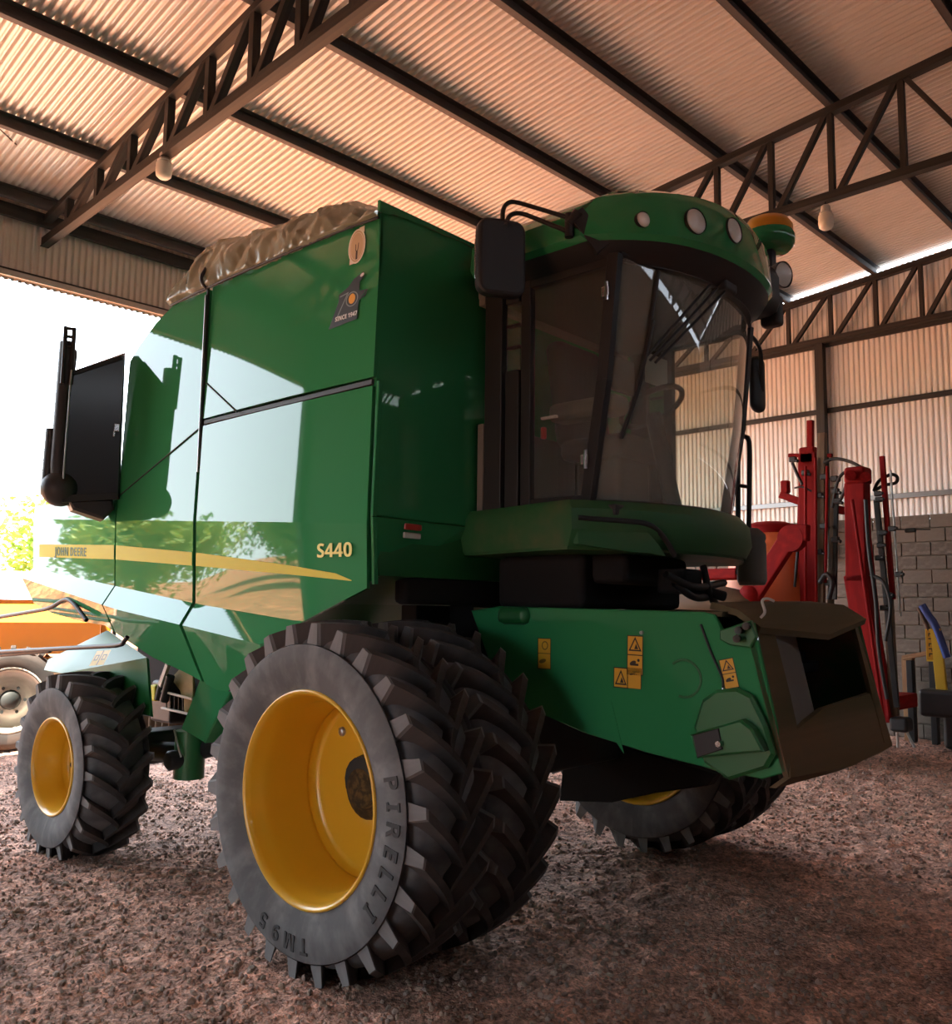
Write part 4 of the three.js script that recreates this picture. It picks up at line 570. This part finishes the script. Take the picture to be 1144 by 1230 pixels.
{ // feeder house
  const fh = grp(CH, 'feeder_house', 'green feeder house with an open dusty mouth'), z0 = 0.72;
  const P = (a, b) => { const q = atL(a, b, 'z', z0); return [q.x, q.y]; };
  mesh(fh, 'side_plate', plateXY([[-0.05, 1.72], P(600, 728), P(845, 735), P(858, 738), P(868, 757), P(905, 748), P(945, 928), P(915, 936), P(860, 925), P(780, 905), P(700, 880), P(660, 862), [0.2, 1.22]], z0 - 0.03, z0, 0.006), M.green);
  mesh(fh, 'far_side_plate', plateXY([[-0.05, 1.72], [0.2, 1.75], [1.5, 1.73], [1.72, 1.67], [1.86, 1.01], [1.5, 0.98], [0.2, 1.22]], -z0, -z0 + 0.03, 0.006), M.greenDusty);
  mesh(fh, 'top_plate', plateXY([[-0.05, 1.70], [1.55, 1.705], [1.56, 1.73], [-0.05, 1.74]], -0.7, 0.7, 0.004), M.dust);
  mesh(fh, 'bottom_plate', plateXY([[0.2, 1.22], [1.5, 0.98], [1.82, 1.0], [1.82, 1.03], [1.5, 1.02], [0.2, 1.26]], -0.7, 0.7, 0.004), M.greenDusty);
  mesh(fh, 'conveyor', [box(1.2, 0.06, 1.3, 0.9, 1.42, 0), ...[0.7, 0.95, 1.2, 1.4].map((x) => box(0.05, 0.1, 1.28, x, 1.45, 0))], M.black);
  mesh(fh, 'back_bulkhead', box(0.06, 0.5, 1.36, 0.62, 1.42, 0), M.black);
  // mouth frame: dusty flanges round the opening
  const f0 = (a, b, x) => atL(a, b, 'x', x);
  const fr = grp(CH, 'mouth_frame', 'dust covered steel frame of the feeder mouth');
  const nT = V(1.70, 1.69, 0.72), nB = V(1.87, 1.0, 0.72), fT = V(1.70, 1.69, -0.72), fB = V(1.87, 1.0, -0.72), lerpV = (a, b, t) => a.clone().lerp(b, t);
  mesh(fr, 'near_flange', shell([[nT, lerpV(nT, nB, 0.5), nB], [nT.clone().add(V(0.03, -0.03, -0.2)), lerpV(nT, nB, 0.5).add(V(0.02, 0, -0.2)), nB.clone().add(V(0.0, 0.02, -0.2))]], V(-0.025, 0, 0)), M.dust);
  mesh(fr, 'inner_cheek', shell([[nT.clone().add(V(0.02, -0.03, -0.19)), nB.clone().add(V(-0.02, 0.02, -0.19))], [V(1.66, 1.64, 0.1), V(1.76, 1.2, 0.1)]], V(-0.02, 0, 0)), M.trim, 'grey inner plate beside the mouth');
  mesh(fr, 'far_flange', shell([[fT, fB], [fT.clone().add(V(0.03, -0.03, 0.13)), fB.clone().add(V(0, 0.02, 0.13))]], V(-0.025, 0, 0)), M.dust);
  mesh(fr, 'top_hood', shell([[V(1.45, 1.775, 0.6), V(1.45, 1.79, 0), V(1.45, 1.80, -0.66)], [V(1.62, 1.74, 0.66), V(1.66, 1.78, 0), V(1.64, 1.78, -0.68)], [V(1.74, 1.66, 0.68), V(1.79, 1.62, -0.05), V(1.76, 1.70, -0.70)]], V(-0.01, -0.03, 0), 0.8), M.dust, 'dusty top hood');
  mesh(fr, 'lower_lip', shell([[V(1.83, 1.17, 0.6), V(1.80, 1.25, 0.1), V(1.80, 1.29, -0.7)], [V(1.88, 1.0, 0.72), V(1.9, 0.97, 0), V(1.87, 0.99, -0.72)], [V(1.8, 0.94, 0.7), V(1.82, 0.93, 0), V(1.8, 0.94, -0.7)]], V(-0.03, 0, 0), 0.5), M.dust);
  // cylinder of the drum, cover and drive socket on the near plate
  mesh(fh, 'pressed_panel', plateXY([P(716, 850), P(722, 842), P(735, 842), P(750, 905), P(742, 893)], z0, z0 + 0.004, 0), M.green);
  const cover = [P(838, 872), P(848, 840), P(865, 828), P(890, 826), P(908, 835), P(925, 870), P(935, 905), P(925, 922), P(880, 936), P(850, 915)];
  mesh(fh, 'drive_cover', plateXY(cover, z0, z0 + 0.045, 0.015), M.greenDull);
  mesh(fh, 'drive_hood', plateXY([P(842, 880), P(902, 862), P(916, 873), P(930, 900), P(905, 902), P(875, 905), P(850, 908)], z0 + 0.04, z0 + 0.11, 0.01), M.greenDull);
  { const p = atL(866, 893, 'z', z0 + 0.115); mesh(fh, 'drive_socket', plateXY([P(846, 880), P(877, 872), P(882, 897), P(852, 907)], z0 + 0.1, z0 + 0.116, 0.004), M.black); mesh(fh, 'socket_bolt', rod(V(p.x, p.y, p.z), V(p.x, p.y, p.z + 0.03), 0.014, 8), M.chrome); }
  mesh(fh, 'wear_ring', (() => { const g = new THREE.TorusGeometry(0.09, 0.006, 6, 30, 4.2), p = atL(822, 815, 'z', z0 + 0.002); g.rotateZ(-1.9); g.scale(1, 1, 0.5); g.translate(p.x, p.y, p.z); return g; })(), M.greenDull);
  mesh(fh, 'release_rod', tube([atL(842, 750, 'z', z0 + 0.006), atL(855, 785, 'z', z0 + 0.006), atL(868, 815, 'z', z0 + 0.006), atL(868, 832, 'z', z0 + 0.006), atL(866, 843, 'z', z0 + 0.02)], 0.006, 24, 6), M.black);
  mesh(fh, 'rod_handle', rod(atL(869, 826, 'z', z0 + 0.012), atL(868, 842, 'z', z0 + 0.02), 0.008), M.chrome);
  mesh(fh, 'bracket', plateXY([P(868, 757), P(905, 745), P(912, 765), P(905, 778), P(880, 775), P(868, 768)], z0, z0 + 0.03), M.greenDull);
  for (const [a, b] of [[888, 757], [886, 767], [897, 752]]) { const p = atL(a, b, 'z', z0 + 0.03); mesh(fh, 'hose_coupler', [rod(p, p.clone().add(V(0.02, 0, 0.05)), 0.018, 12), rod(p.clone().add(V(0.02, 0, 0.05)), p.clone().add(V(0.03, 0, 0.07)), 0.011, 10)], M.gunmetal); }
  mesh(fh, 'wire_hook', tube([atL(914, 742, 'z', 0.6), atL(919, 735, 'z', 0.6), atL(916, 722, 'z', 0.6), atL(922, 719, 'z', 0.58), atL(930, 722, 'z', 0.55)], 0.007, 24, 6), M.pale);
  for (const [a, b, r] of [[633, 733, 0.012], [772, 760, 0.01]]) { const p = atL(a, b, 'z', z0); mesh(fh, 'bolt', rod(p, p.clone().add(V(0, 0, 0.015)), r, 8), M.steelPlain); }
  { const a = atL(600, 735, 'z', 0.8); mesh(fh, 'pivot_casting', [box(0.22, 0.1, 0.1, a.x + 0.05, a.y - 0.02, 0.72, 0.04)], M.greenDull); }
  mesh(fh, 'lift_frame', plateXY([[680, 880], [760, 900], [860, 930], [850, 944], [790, 952], [735, 964], [672, 962]].map(([a, b]) => { const q = atL(a, b, 'z', -0.5); return [q.x, q.y]; }), -0.6, -0.5), M.matteBlack);
  // warning stickers
  const warn = (mode) => canvasMat(128, mode === 'wide' ? 128 : 256, (c, w, h) => {
    c.fillStyle = '#e2ab2c'; c.fillRect(0, 0, w, h); c.strokeStyle = c.fillStyle = '#2a1f0c'; c.lineWidth = 8; c.strokeRect(2, 2, w - 4, h - 4);
    const tri = (x, y, s) => { c.lineWidth = 9; c.beginPath(); c.moveTo(x, y - s); c.lineTo(x + s, y + s * 0.8); c.lineTo(x - s, y + s * 0.8); c.closePath(); c.stroke(); c.beginPath(); c.moveTo(x - 6, y + s * 0.6); c.lineTo(x + 8, y - s * 0.2); c.lineTo(x + 26, y + s * 0.6); c.fill(); };
    if (mode === 'two') { tri(64, 62, 44); c.fillRect(0, 124, w, 6); c.beginPath(); c.ellipse(48, 180, 26, 14, -0.4, 0, 7); c.fill(); c.fillRect(40, 182, 52, 14); c.beginPath(); c.arc(92, 160, 10, 0, 7); c.fill(); }
    if (mode === 'worn') { c.globalAlpha = 0.6; c.fillRect(0, 124, w, 6); c.beginPath(); c.ellipse(70, 62, 26, 32, 0, 0, 7); c.lineWidth = 8; c.stroke(); c.beginPath(); c.ellipse(48, 190, 34, 16, -0.3, 0, 7); c.fill(); }
    if (mode === 'wide') { tri(64, 68, 44); } if (mode === 'hand') { c.beginPath(); c.ellipse(50, 70, 30, 12, -0.6, 0, 7); c.fill(); c.fillRect(50, 40, 60, 12); }
  });
  const st = (cx, cy, w, h, m, rz = 0) => { const p = atL(cx, cy, 'z', z0 + 0.003); decal(fh, 'warning_sticker', w, h, m, p, 0, 0, 'small yellow warning sticker', rz); };
  const two = warn('two'), worn = warn('worn'); st(654, 785, 0.093, 0.17, worn); st(763, 787, 0.095, 0.2, two, -0.02); st(746, 814, 0.088, 0.105, warn('wide'), -0.02); st(762, 815, 0.085, 0.105, warn('hand'), -0.02); st(876, 809, 0.075, 0.14, two, 0.22);
}

// ---------------------------------------------------------------- red boom sprayer parked behind, against the far wall
{
  const S = thing('boom_sprayer', 'red boom sprayer with folded upright booms parked by the far wall', 'sprayer'), Z = -6.3, p = (a, b, z = Z) => at(a, b, 'z', z);
  const w = (px) => px * 0.0103;                                            // metres for so many pixels at that distance
  const c = p(926, 668, Z - 0.2); c.y = 0;
  mesh(S, 'tank', (() => { const g = latheY([[0, 0.75], [0.42, 0.75], [0.55, 0.85], [0.58, 1.1], [0.57, 2.1], [0.5, 2.58], [0.38, 2.76], [0, 2.78]], 36); g.translate(c.x, 0, c.z); return g; })(), M.redTank, 'orange red plastic tank');
  mesh(S, 'tank_lid', (() => { const g = latheY([[0, 2.93], [0.2, 2.92], [0.36, 2.87], [0.38, 2.81], [0.38, 2.75]], 28); g.translate(c.x, 0, c.z); return g; })(), M.red);
  mesh(S, 'chassis', [box(2.4, 0.16, 0.9, c.x + 0.4, 0.72, c.z), box(0.16, 0.16, 1.6, c.x, 0.62, c.z)], M.red);
  for (const s of [1, -1]) { const g = grp(S, 'transport_wheel'); mesh(g, 'tyre', (() => { const k = new THREE.TorusGeometry(0.46, 0.15, 12, 36); k.translate(c.x, 0.6, c.z + s * 0.9); return k; })(), M.tyre); mesh(g, 'rim', (() => { const k = latheZ([[0.38, 0.1], [0.34, 0.02], [0.1, 0.04], [0, 0.05]], 24); k.translate(c.x, 0.6, c.z + s * 0.9); return k; })(), M.red); }
  { const zA = Z + 0.6; mesh(S, 'lift_arm', [bar(p(900, 722, zA), p(948, 648, zA), 0.12, 0.22, 0.02), (() => { const g = new THREE.CylinderGeometry(0.16, 0.16, 0.13, 24); g.rotateX(Math.PI / 2); g.translate(...p(952, 647, zA).toArray()); return g; })(), bar(p(952, 640, zA), p(972, 640, zA), 0.12, 0.2, 0.02), (() => { const g = new THREE.SphereGeometry(0.14, 14, 10); g.translate(...p(902, 715, zA).toArray()); return g; })()], M.red); }
  // folded boom bundle on the left
  mesh(S, 'boom_column', [bar(p(975, 735), p(972, 545), 0.16, 0.22, 0.01, V(1, 0, 0)), bar(p(974, 560), p(974, 505), 0.07, 0.08, 0.01, V(1, 0, 0)), box(w(20), w(22), 0.16, p(972, 548).x, p(972, 548).y, Z, 0.03), box(w(14), w(16), 0.12, p(970, 562).x, p(970, 562).y, Z, 0.03)], M.red);
  mesh(S, 'boom_column', bar(p(962, 735), p(966, 600), 0.1, 0.12, 0.01, V(1, 0, 0)), M.red);
  mesh(S, 'boom_tube', bar(p(986, 735, Z + 0.15), p(988, 520, Z + 0.15), 0.08, 0.1, 0.01, V(1, 0, 0)), M.tan, 'tan folded boom tube');
  mesh(S, 'boom_tube', bar(p(998, 735), p(1002, 585), 0.05, 0.07, 0.006, V(1, 0, 0)), M.tan);
  mesh(S, 'boom_tube', bar(p(1003, 720, Z + 0.1), p(1005, 590, Z + 0.1), 0.04, 0.05, 0.006, V(1, 0, 0)), M.black);
  mesh(S, 'boom_bracket', [bar(p(938, 594), p(965, 604), 0.08, 0.09, 0.01), box(w(10), w(16), 0.1, p(944, 585).x, p(944, 585).y, Z, 0.02)], M.red);
  mesh(S, 'spray_bar', rod(p(948, 547), p(1000, 547), 0.025), M.red);
  mesh(S, 'boom_link', [bar(p(1006, 612), p(1030, 616), 0.1, 0.1, 0.01)], M.red);
  for (const [a, b] of [[953, 552], [968, 568], [990, 573], [1003, 575], [1004, 590], [985, 595], [1006, 602], [990, 632], [985, 663], [1004, 648], [996, 700]]) { const k = p(a, b, Z + 0.18); mesh(S, 'nozzle', [box(0.09, 0.07, 0.07, k.x, k.y, k.z, 0.015), rod(k, k.clone().add(V(0.07, -0.03, 0.02)), 0.02)], M.black); }
  const hose = (pts, z = Z + 0.2, r = 0.02) => mesh(S, 'hose', tube(pts.map(([a, b]) => p(a, b, z)), r, 36, 7), M.black);
  hose([[990, 556], [1002, 551], [1020, 554], [1036, 562]]); hose([[1000, 610], [1006, 580], [1014, 568], [1028, 564]]); hose([[952, 556], [958, 570], [964, 582]]); hose([[1002, 603], [1010, 600], [1018, 580]]);
  hose([[1050, 590], [1056, 578], [1070, 570], [1078, 573], [1076, 580], [1062, 583], [1050, 590]]); hose([[955, 586], [964, 585], [975, 590]], Z + 0.2, 0.012); hose([[960, 645], [957, 680], [955, 705]], Z + 0.2, 0.018);
  for (const [a, b, c2, d2] of [[968, 735, 968, 560], [981, 735, 980, 550], [992, 700, 994, 560]]) mesh(S, 'boom_rod', rod(p(a, b, Z + 0.22), p(c2, d2, Z + 0.22), 0.018, 8), M.red);
  for (const [a, b, c2, d2] of [[1062, 866, 1024, 600], [1068, 860, 1040, 600]]) mesh(S, 'boom_rod', rod(p(a, b, Z + 0.48), p(c2, d2, Z + 0.48), 0.02, 8), M.red);
  hose([[1040, 600], [1044, 660], [1052, 720], [1056, 780], [1066, 840]], Z + 0.5, 0.022); hose([[1046, 690], [1062, 700], [1070, 730], [1064, 770]], Z + 0.5, 0.02); hose([[985, 700], [993, 690], [1000, 700], [996, 720]], Z + 0.25, 0.03);
  // right folded bundle, leaning
  mesh(S, 'boom_column', [bar(p(1060, 868, Z + 0.3), p(1030, 690, Z + 0.3), 0.2, 0.26, 0.02, V(1, 0, 0)), bar(p(1032, 700, Z + 0.3), p(1030, 580, Z + 0.3), 0.2, 0.24, 0.02, V(1, 0, 0))], M.red);
  mesh(S, 'boom_head', [box(w(24), w(20), 0.26, p(1031, 572, Z + 0.3).x, p(1031, 572, Z + 0.3).y, Z + 0.3, 0.04), rod(p(1022, 571, Z + 0.3), p(1022, 571, Z + 0.55), 0.06, 14), rod(p(1040, 573, Z + 0.3), p(1040, 573, Z + 0.55), 0.06, 14)], M.red);
  mesh(S, 'boom_tube', bar(p(1078, 850, Z + 0.35), p(1053, 600, Z + 0.35), 0.04, 0.06, 0.006, V(1, 0, 0)), M.black);
  mesh(S, 'boom_tube', bar(p(1073, 720, Z + 0.3), p(1060, 548, Z + 0.3), 0.05, 0.055, 0.006, V(1, 0, 0)), M.red, 'slim bright red boom tube');
  mesh(S, 'boom_tube', bar(p(1075, 860, Z + 0.3), p(1068, 718, Z + 0.3), 0.07, 0.09, 0.006, V(1, 0, 0)), M.tan);
  mesh(S, 'spray_line', rod(p(1082, 740, Z + 0.3), p(1070, 565, Z + 0.3), 0.012), M.steelPlain);
  for (const [a, b] of [[1055, 593], [1056, 600], [1060, 640], [1058, 655], [1056, 670], [1072, 635], [1068, 715], [1062, 730], [1080, 690]]) { const k = p(a, b, Z + 0.42); mesh(S, 'nozzle', [box(0.08, 0.06, 0.06, k.x, k.y, k.z, 0.015), rod(k, k.clone().add(V(0.06, 0, 0.02)), 0.018)], M.black); }
  { const k = p(1094, 637, Z + 0.3); mesh(S, 'nozzle_arm', [rod(p(1072, 636, Z + 0.3), p(1118, 636, Z + 0.3), 0.008, 6), box(0.12, 0.05, 0.05, k.x, k.y, k.z, 0.015)], M.black); }
  mesh(S, 'skid_foot', box(0.2, 0.16, 0.22, p(1083, 870, Z + 0.35).x, p(1083, 870, Z + 0.35).y, Z + 0.35, 0.04), M.black);
  mesh(S, 'skid_leg', [rod(p(1078, 880, Z + 0.35), p(1079, 898, Z + 0.35), 0.015), rod(p(1090, 880, Z + 0.35), p(1099, 898, Z + 0.35), 0.015)], M.steelPlain);
  { const a = p(840, 705, Z + 0.6), g = new THREE.SphereGeometry(0.5, 20, 14); g.scale(1.6, 0.5, 0.8); g.translate(a.x, a.y - 0.22, a.z); mesh(S, 'rinse_tank', g, M.tan, 'dull rinse tank'); const b2 = p(868, 690, Z + 0.55); mesh(S, 'tool_case', box(0.55, 0.14, 0.3, b2.x, b2.y, b2.z, 0.03), M.red); }
}
{ // small implement with a lettered yellow board, beside the sprayer
  const Z = -8.1, p = (a, b, z = Z) => at(a, b, 'z', z), T = thing('implement_frame', 'dark implement with a lettered yellow post standing right of the sprayer', 'implement');
  mesh(T, 'post', bar(p(1133, 838), p(1124, 755), 0.06, 0.13, 0.01, V(1, 0, 0)), M.signYellow, 'yellow post');
  const sm = canvasMat(96, 256, (c) => { c.fillStyle = '#c98f1c'; c.fillRect(0, 0, 96, 256); c.fillStyle = '#33240c'; for (let i = 0; i < 5; i++) { c.fillRect(22, 22 + i * 44, 44, 10); c.fillRect(22 + (i % 2) * 30, 22 + i * 44, 12, 30); } });
  { const a = p(1119, 775, Z + 0.02); mesh(T, 'lettered_plate', box(0.13, 0.42, 0.012, a.x, a.y, a.z, 0.003), M.signYellow); decal(T, 'plate_print', 0.11, 0.38, sm, V(a.x, a.y, a.z + 0.009), 0, 0, 'black lettering'); }
  mesh(T, 'base', [box(0.9, 0.35, 0.36, p(1140, 850).x + 0.12, 0.6, Z - 0.02, 0.06), box(0.7, 0.5, 0.3, p(1140, 850).x + 0.3, 0.28, Z - 0.02, 0.06)], M.black);
  mesh(T, 'hose', tube([p(1104, 730), p(1112, 748), p(1118, 762)], 0.03, 16, 7), M.tan); mesh(T, 'hose', tube([p(1108, 727), p(1116, 740), p(1124, 752), p(1138, 790)], 0.05, 20, 8), M.blue, 'blue hose');
  const pl = thing('timber_post', 'short upright timber standing beside the lettered yellow post', 'timber'); mesh(pl, 'timber', box(0.15, 1.15, 0.12, p(1090, 760, -8.85).x, 0.56, -8.85, 0.01), M.wood);
  const pk = thing('timber_plank', 'pale timber plank laid level between the sprayer and yellow post', 'timber'); mesh(pk, 'plank', bar(p(1086, 790, -8.6), p(1124, 783, -8.6), 0.14, 0.06), M.wood); mesh(pk, 'trestle', [box(0.08, p(1090, 793, -8.6).y, 0.12, p(1093, 790, -8.6).x, p(1090, 793, -8.6).y / 2, -8.62), box(0.08, p(1090, 793, -8.6).y, 0.12, p(1120, 790, -8.6).x, p(1090, 793, -8.6).y / 2, -8.62)], M.black);
}
{ // bits on the floor
  const l = thing('dry_leaf', 'single dry curled leaf lying on the dark soil', 'leaf'), q = at(973, 1125, 'y', 0.03); const r = []; for (let i = 0; i <= 8; i++) { const t = i / 8, wd = 0.022 * Math.sin(Math.PI * t); r.push([V(q.x + (t - 0.5) * 0.07, 0.02 + 0.02 * t * t, q.z - wd + (t - 0.5) * 0.1), V(q.x + (t - 0.5) * 0.07, 0.028 + 0.02 * t * t, q.z + wd + (t - 0.5) * 0.1)]); } mesh(l, 'blade', gridGeo(r), M.straw);
}
// ---------------------------------------------------------------- outside: orange grain trailer, trees
{
  const T = thing('grain_trailer', 'bright orange farm trailer with pale wheel in the sun outside', 'trailer');   // own frame: x along its side, z towards the viewer
  const g0 = at(8, 900, 'y', 0); T.position.set(g0.x, -0.03, g0.z); T.rotation.y = Math.atan2(camera.position.x - g0.x, camera.position.z - g0.z);
  const wh = grp(T, 'trailer_wheel'), up = (g) => { g.translate(0, 0.62, 0); return g; };
  mesh(wh, 'tyre', up(latheZ([[0.36, -0.16], [0.4, -0.18], [0.5, -0.2], [0.57, -0.17], [0.6, -0.08], [0.6, 0.08], [0.57, 0.17], [0.5, 0.2], [0.4, 0.18], [0.36, 0.16]], 48)), M.tread);
  const lg = new RoundedBoxGeometry(0.05, 0.06, 0.18, 1, 0.01); for (let i = 0; i < 24; i++) for (const s of [1, -1]) { const l = mesh(wh, 'tread_lug', lg, M.tread), a = (i + (s > 0 ? 0 : 0.5)) / 24 * 2 * Math.PI; l.position.set(0.59 * Math.cos(a), 0.62 + 0.59 * Math.sin(a), s * 0.1); l.rotation.set(0, s * 0.5, a, 'ZYX'); }
  mesh(wh, 'rim', up(latheZ([[0.37, 0.17], [0.39, 0.18], [0.38, 0.15], [0.34, 0.1], [0.33, 0.02], [0.26, 0.0], [0.2, 0.06], [0.14, 0.07], [0, 0.07]], 40)), M.rimWhite, 'dusty white rim');
  mesh(wh, 'hub', up(latheZ([[0, 0.14], [0.09, 0.14], [0.12, 0.08]], 16)), M.frame);
  for (let i = 0; i < 6; i++) { const a = i * Math.PI / 3, g = new THREE.CylinderGeometry(0.02, 0.02, 0.05, 6); g.rotateX(Math.PI / 2); g.translate(0.16 * Math.cos(a), 0.16 * Math.sin(a), 0.1); mesh(wh, 'wheel_bolt', up(g), M.frame); }
  const x1 = 1.05, x0 = -2.6, y0 = 1.16, y1 = 1.8;
  mesh(T, 'hopper_side', shell([[V(x0, y1 + 0.02, -0.05), V(x1 - 0.1, y1 + 0.02, -0.05)], [V(x0, lerp(y0, y1, 0.6), 0.14), V(x1 - 0.1, lerp(y0, y1, 0.6), 0.14)], [V(x0, y0, 0.06), V(x1 - 0.1, y0, 0.06)]], V(0, 0, -0.03), 0.2), M.orange);
  mesh(T, 'hopper', box(x1 - x0 - 0.1, y1 - y0, 1.9, (x0 + x1) / 2 - 0.05, (y0 + y1) / 2, -1.05, 0.03), M.orange);
  mesh(T, 'end_post', box(0.12, y1 - y0 + 0.08, 0.14, x1 - 0.03, (y0 + y1) / 2, 0.0), M.orange); mesh(T, 'end_rail', box(0.04, y1 - y0 + 0.2, 0.1, x1 + 0.08, (y0 + y1) / 2, -0.02), M.frame);
  mesh(T, 'hopper_cover', shell([[V(x0, y1 + 0.42, -1.2), V(x1 - 0.5, y1 + 0.4, -1.2)], [V(x0, y1 + 0.26, -0.2), V(x1 - 0.3, y1 + 0.2, -0.2)], [V(x0, y1 + 0.06, 0.02), V(x1 - 0.1, y1 + 0.07, 0.0)]], V(0, -0.03, 0), 0.5), M.pale, 'pale cover');
  mesh(T, 'lower_beam', box(x1 - x0, 0.12, 0.12, (x0 + x1) / 2, y0 - 0.1, -0.1), M.orange); mesh(T, 'axle', box(0.2, 0.2, 1.9, 0, 0.62, -0.95), M.frame); mesh(T, 'trailer_frame', box(x1 - x0, 0.15, 0.15, (x0 + x1) / 2, y0 - 0.2, -0.6), M.frame);
}
{
  const leafCluster = (n, sd) => { seed = sd; const pos = [], nor = []; for (let i = 0; i < n; i++) {
    const a = rr(0, 6.283), u = rr(-1, 1), r = Math.pow(rnd(), 0.4), lob = 0.75 + 0.3 * N3(Math.cos(a) * 1.7 + sd, u * 1.7, Math.sin(a) * 1.7) * 1.6, s = Math.sqrt(1 - u * u);
    const c = V(s * Math.cos(a), u * 0.9, s * Math.sin(a)).multiplyScalar(r * lob), d = V(rr(-1, 1), rr(-0.6, 0.6), rr(-1, 1)).normalize(), e = d.clone().cross(V(rr(-1, 1), rr(-1, 1), rr(-1, 1))).normalize(), L = rr(0.03, 0.06), W = L * 0.45;
    const p0 = c.clone().addScaledVector(d, -L), p1 = c.clone().addScaledVector(e, W), p2 = c.clone().addScaledVector(d, L), p3 = c.clone().addScaledVector(e, -W); pos.push(...p0.toArray(), ...p1.toArray(), ...p2.toArray(), ...p0.toArray(), ...p2.toArray(), ...p3.toArray()); }
    const g = new THREE.BufferGeometry(); g.setAttribute('position', new THREE.Float32BufferAttribute(pos, 3)); g.computeVertexNormals(); return g; };
  const crowns = [leafCluster(9000, 3), leafCluster(9000, 8), leafCluster(9000, 21)];
  const spots = [[-31, -9.5, 7.2, 4.0], [-36, -1.2, 6.6, 4.2], [-29, 5.6, 6.0, 3.6], [-38, 11, 7.5, 4.4], [-31, 18, 6.4, 4.0], [-41, 23.5, 8.2, 5.0], [-32, 29, 6.6, 4.4], [-43, 36, 8.6, 5.4], [-33, 42, 7, 5], [-46, 50, 9, 6], [-40, -18, 7, 4.4], [-46, -29, 7.8, 5.2], [-50, 3, 8.4, 6], [-54, 18, 8.6, 6], [-28, 54, 7.6, 5.2]];
  spots.forEach(([x, z, h, r], i) => {
    const t = thing('broadleaf_tree', 'sunlit leafy green tree at the edge of the yard outside', 'tree', 'trees along the yard'); t.position.set(x, 0, z);
    const tr = []; tr.push(rod(V(0, -0.1, 0), V(0.1, h * 0.45, 0.05), 0.2, 10, 0.13)); for (let k = 0; k < 4; k++) { const a = k * 1.7 + i; tr.push(rod(V(0.1, h * 0.4, 0.05), V(Math.cos(a) * r * 0.5, h * 0.7, Math.sin(a) * r * 0.5), 0.1, 7, 0.04)); } mesh(t, 'trunk', tr, M.bark);
    const f = mesh(t, 'foliage', crowns[i % 3], M.leaf[i % 3]); f.scale.set(r, h * 0.52, r); f.position.y = h * 0.53; f.rotation.y = i * 1.3; f.userData.kind = 'stuff';
  });
}

renderer.render(scene, camera);
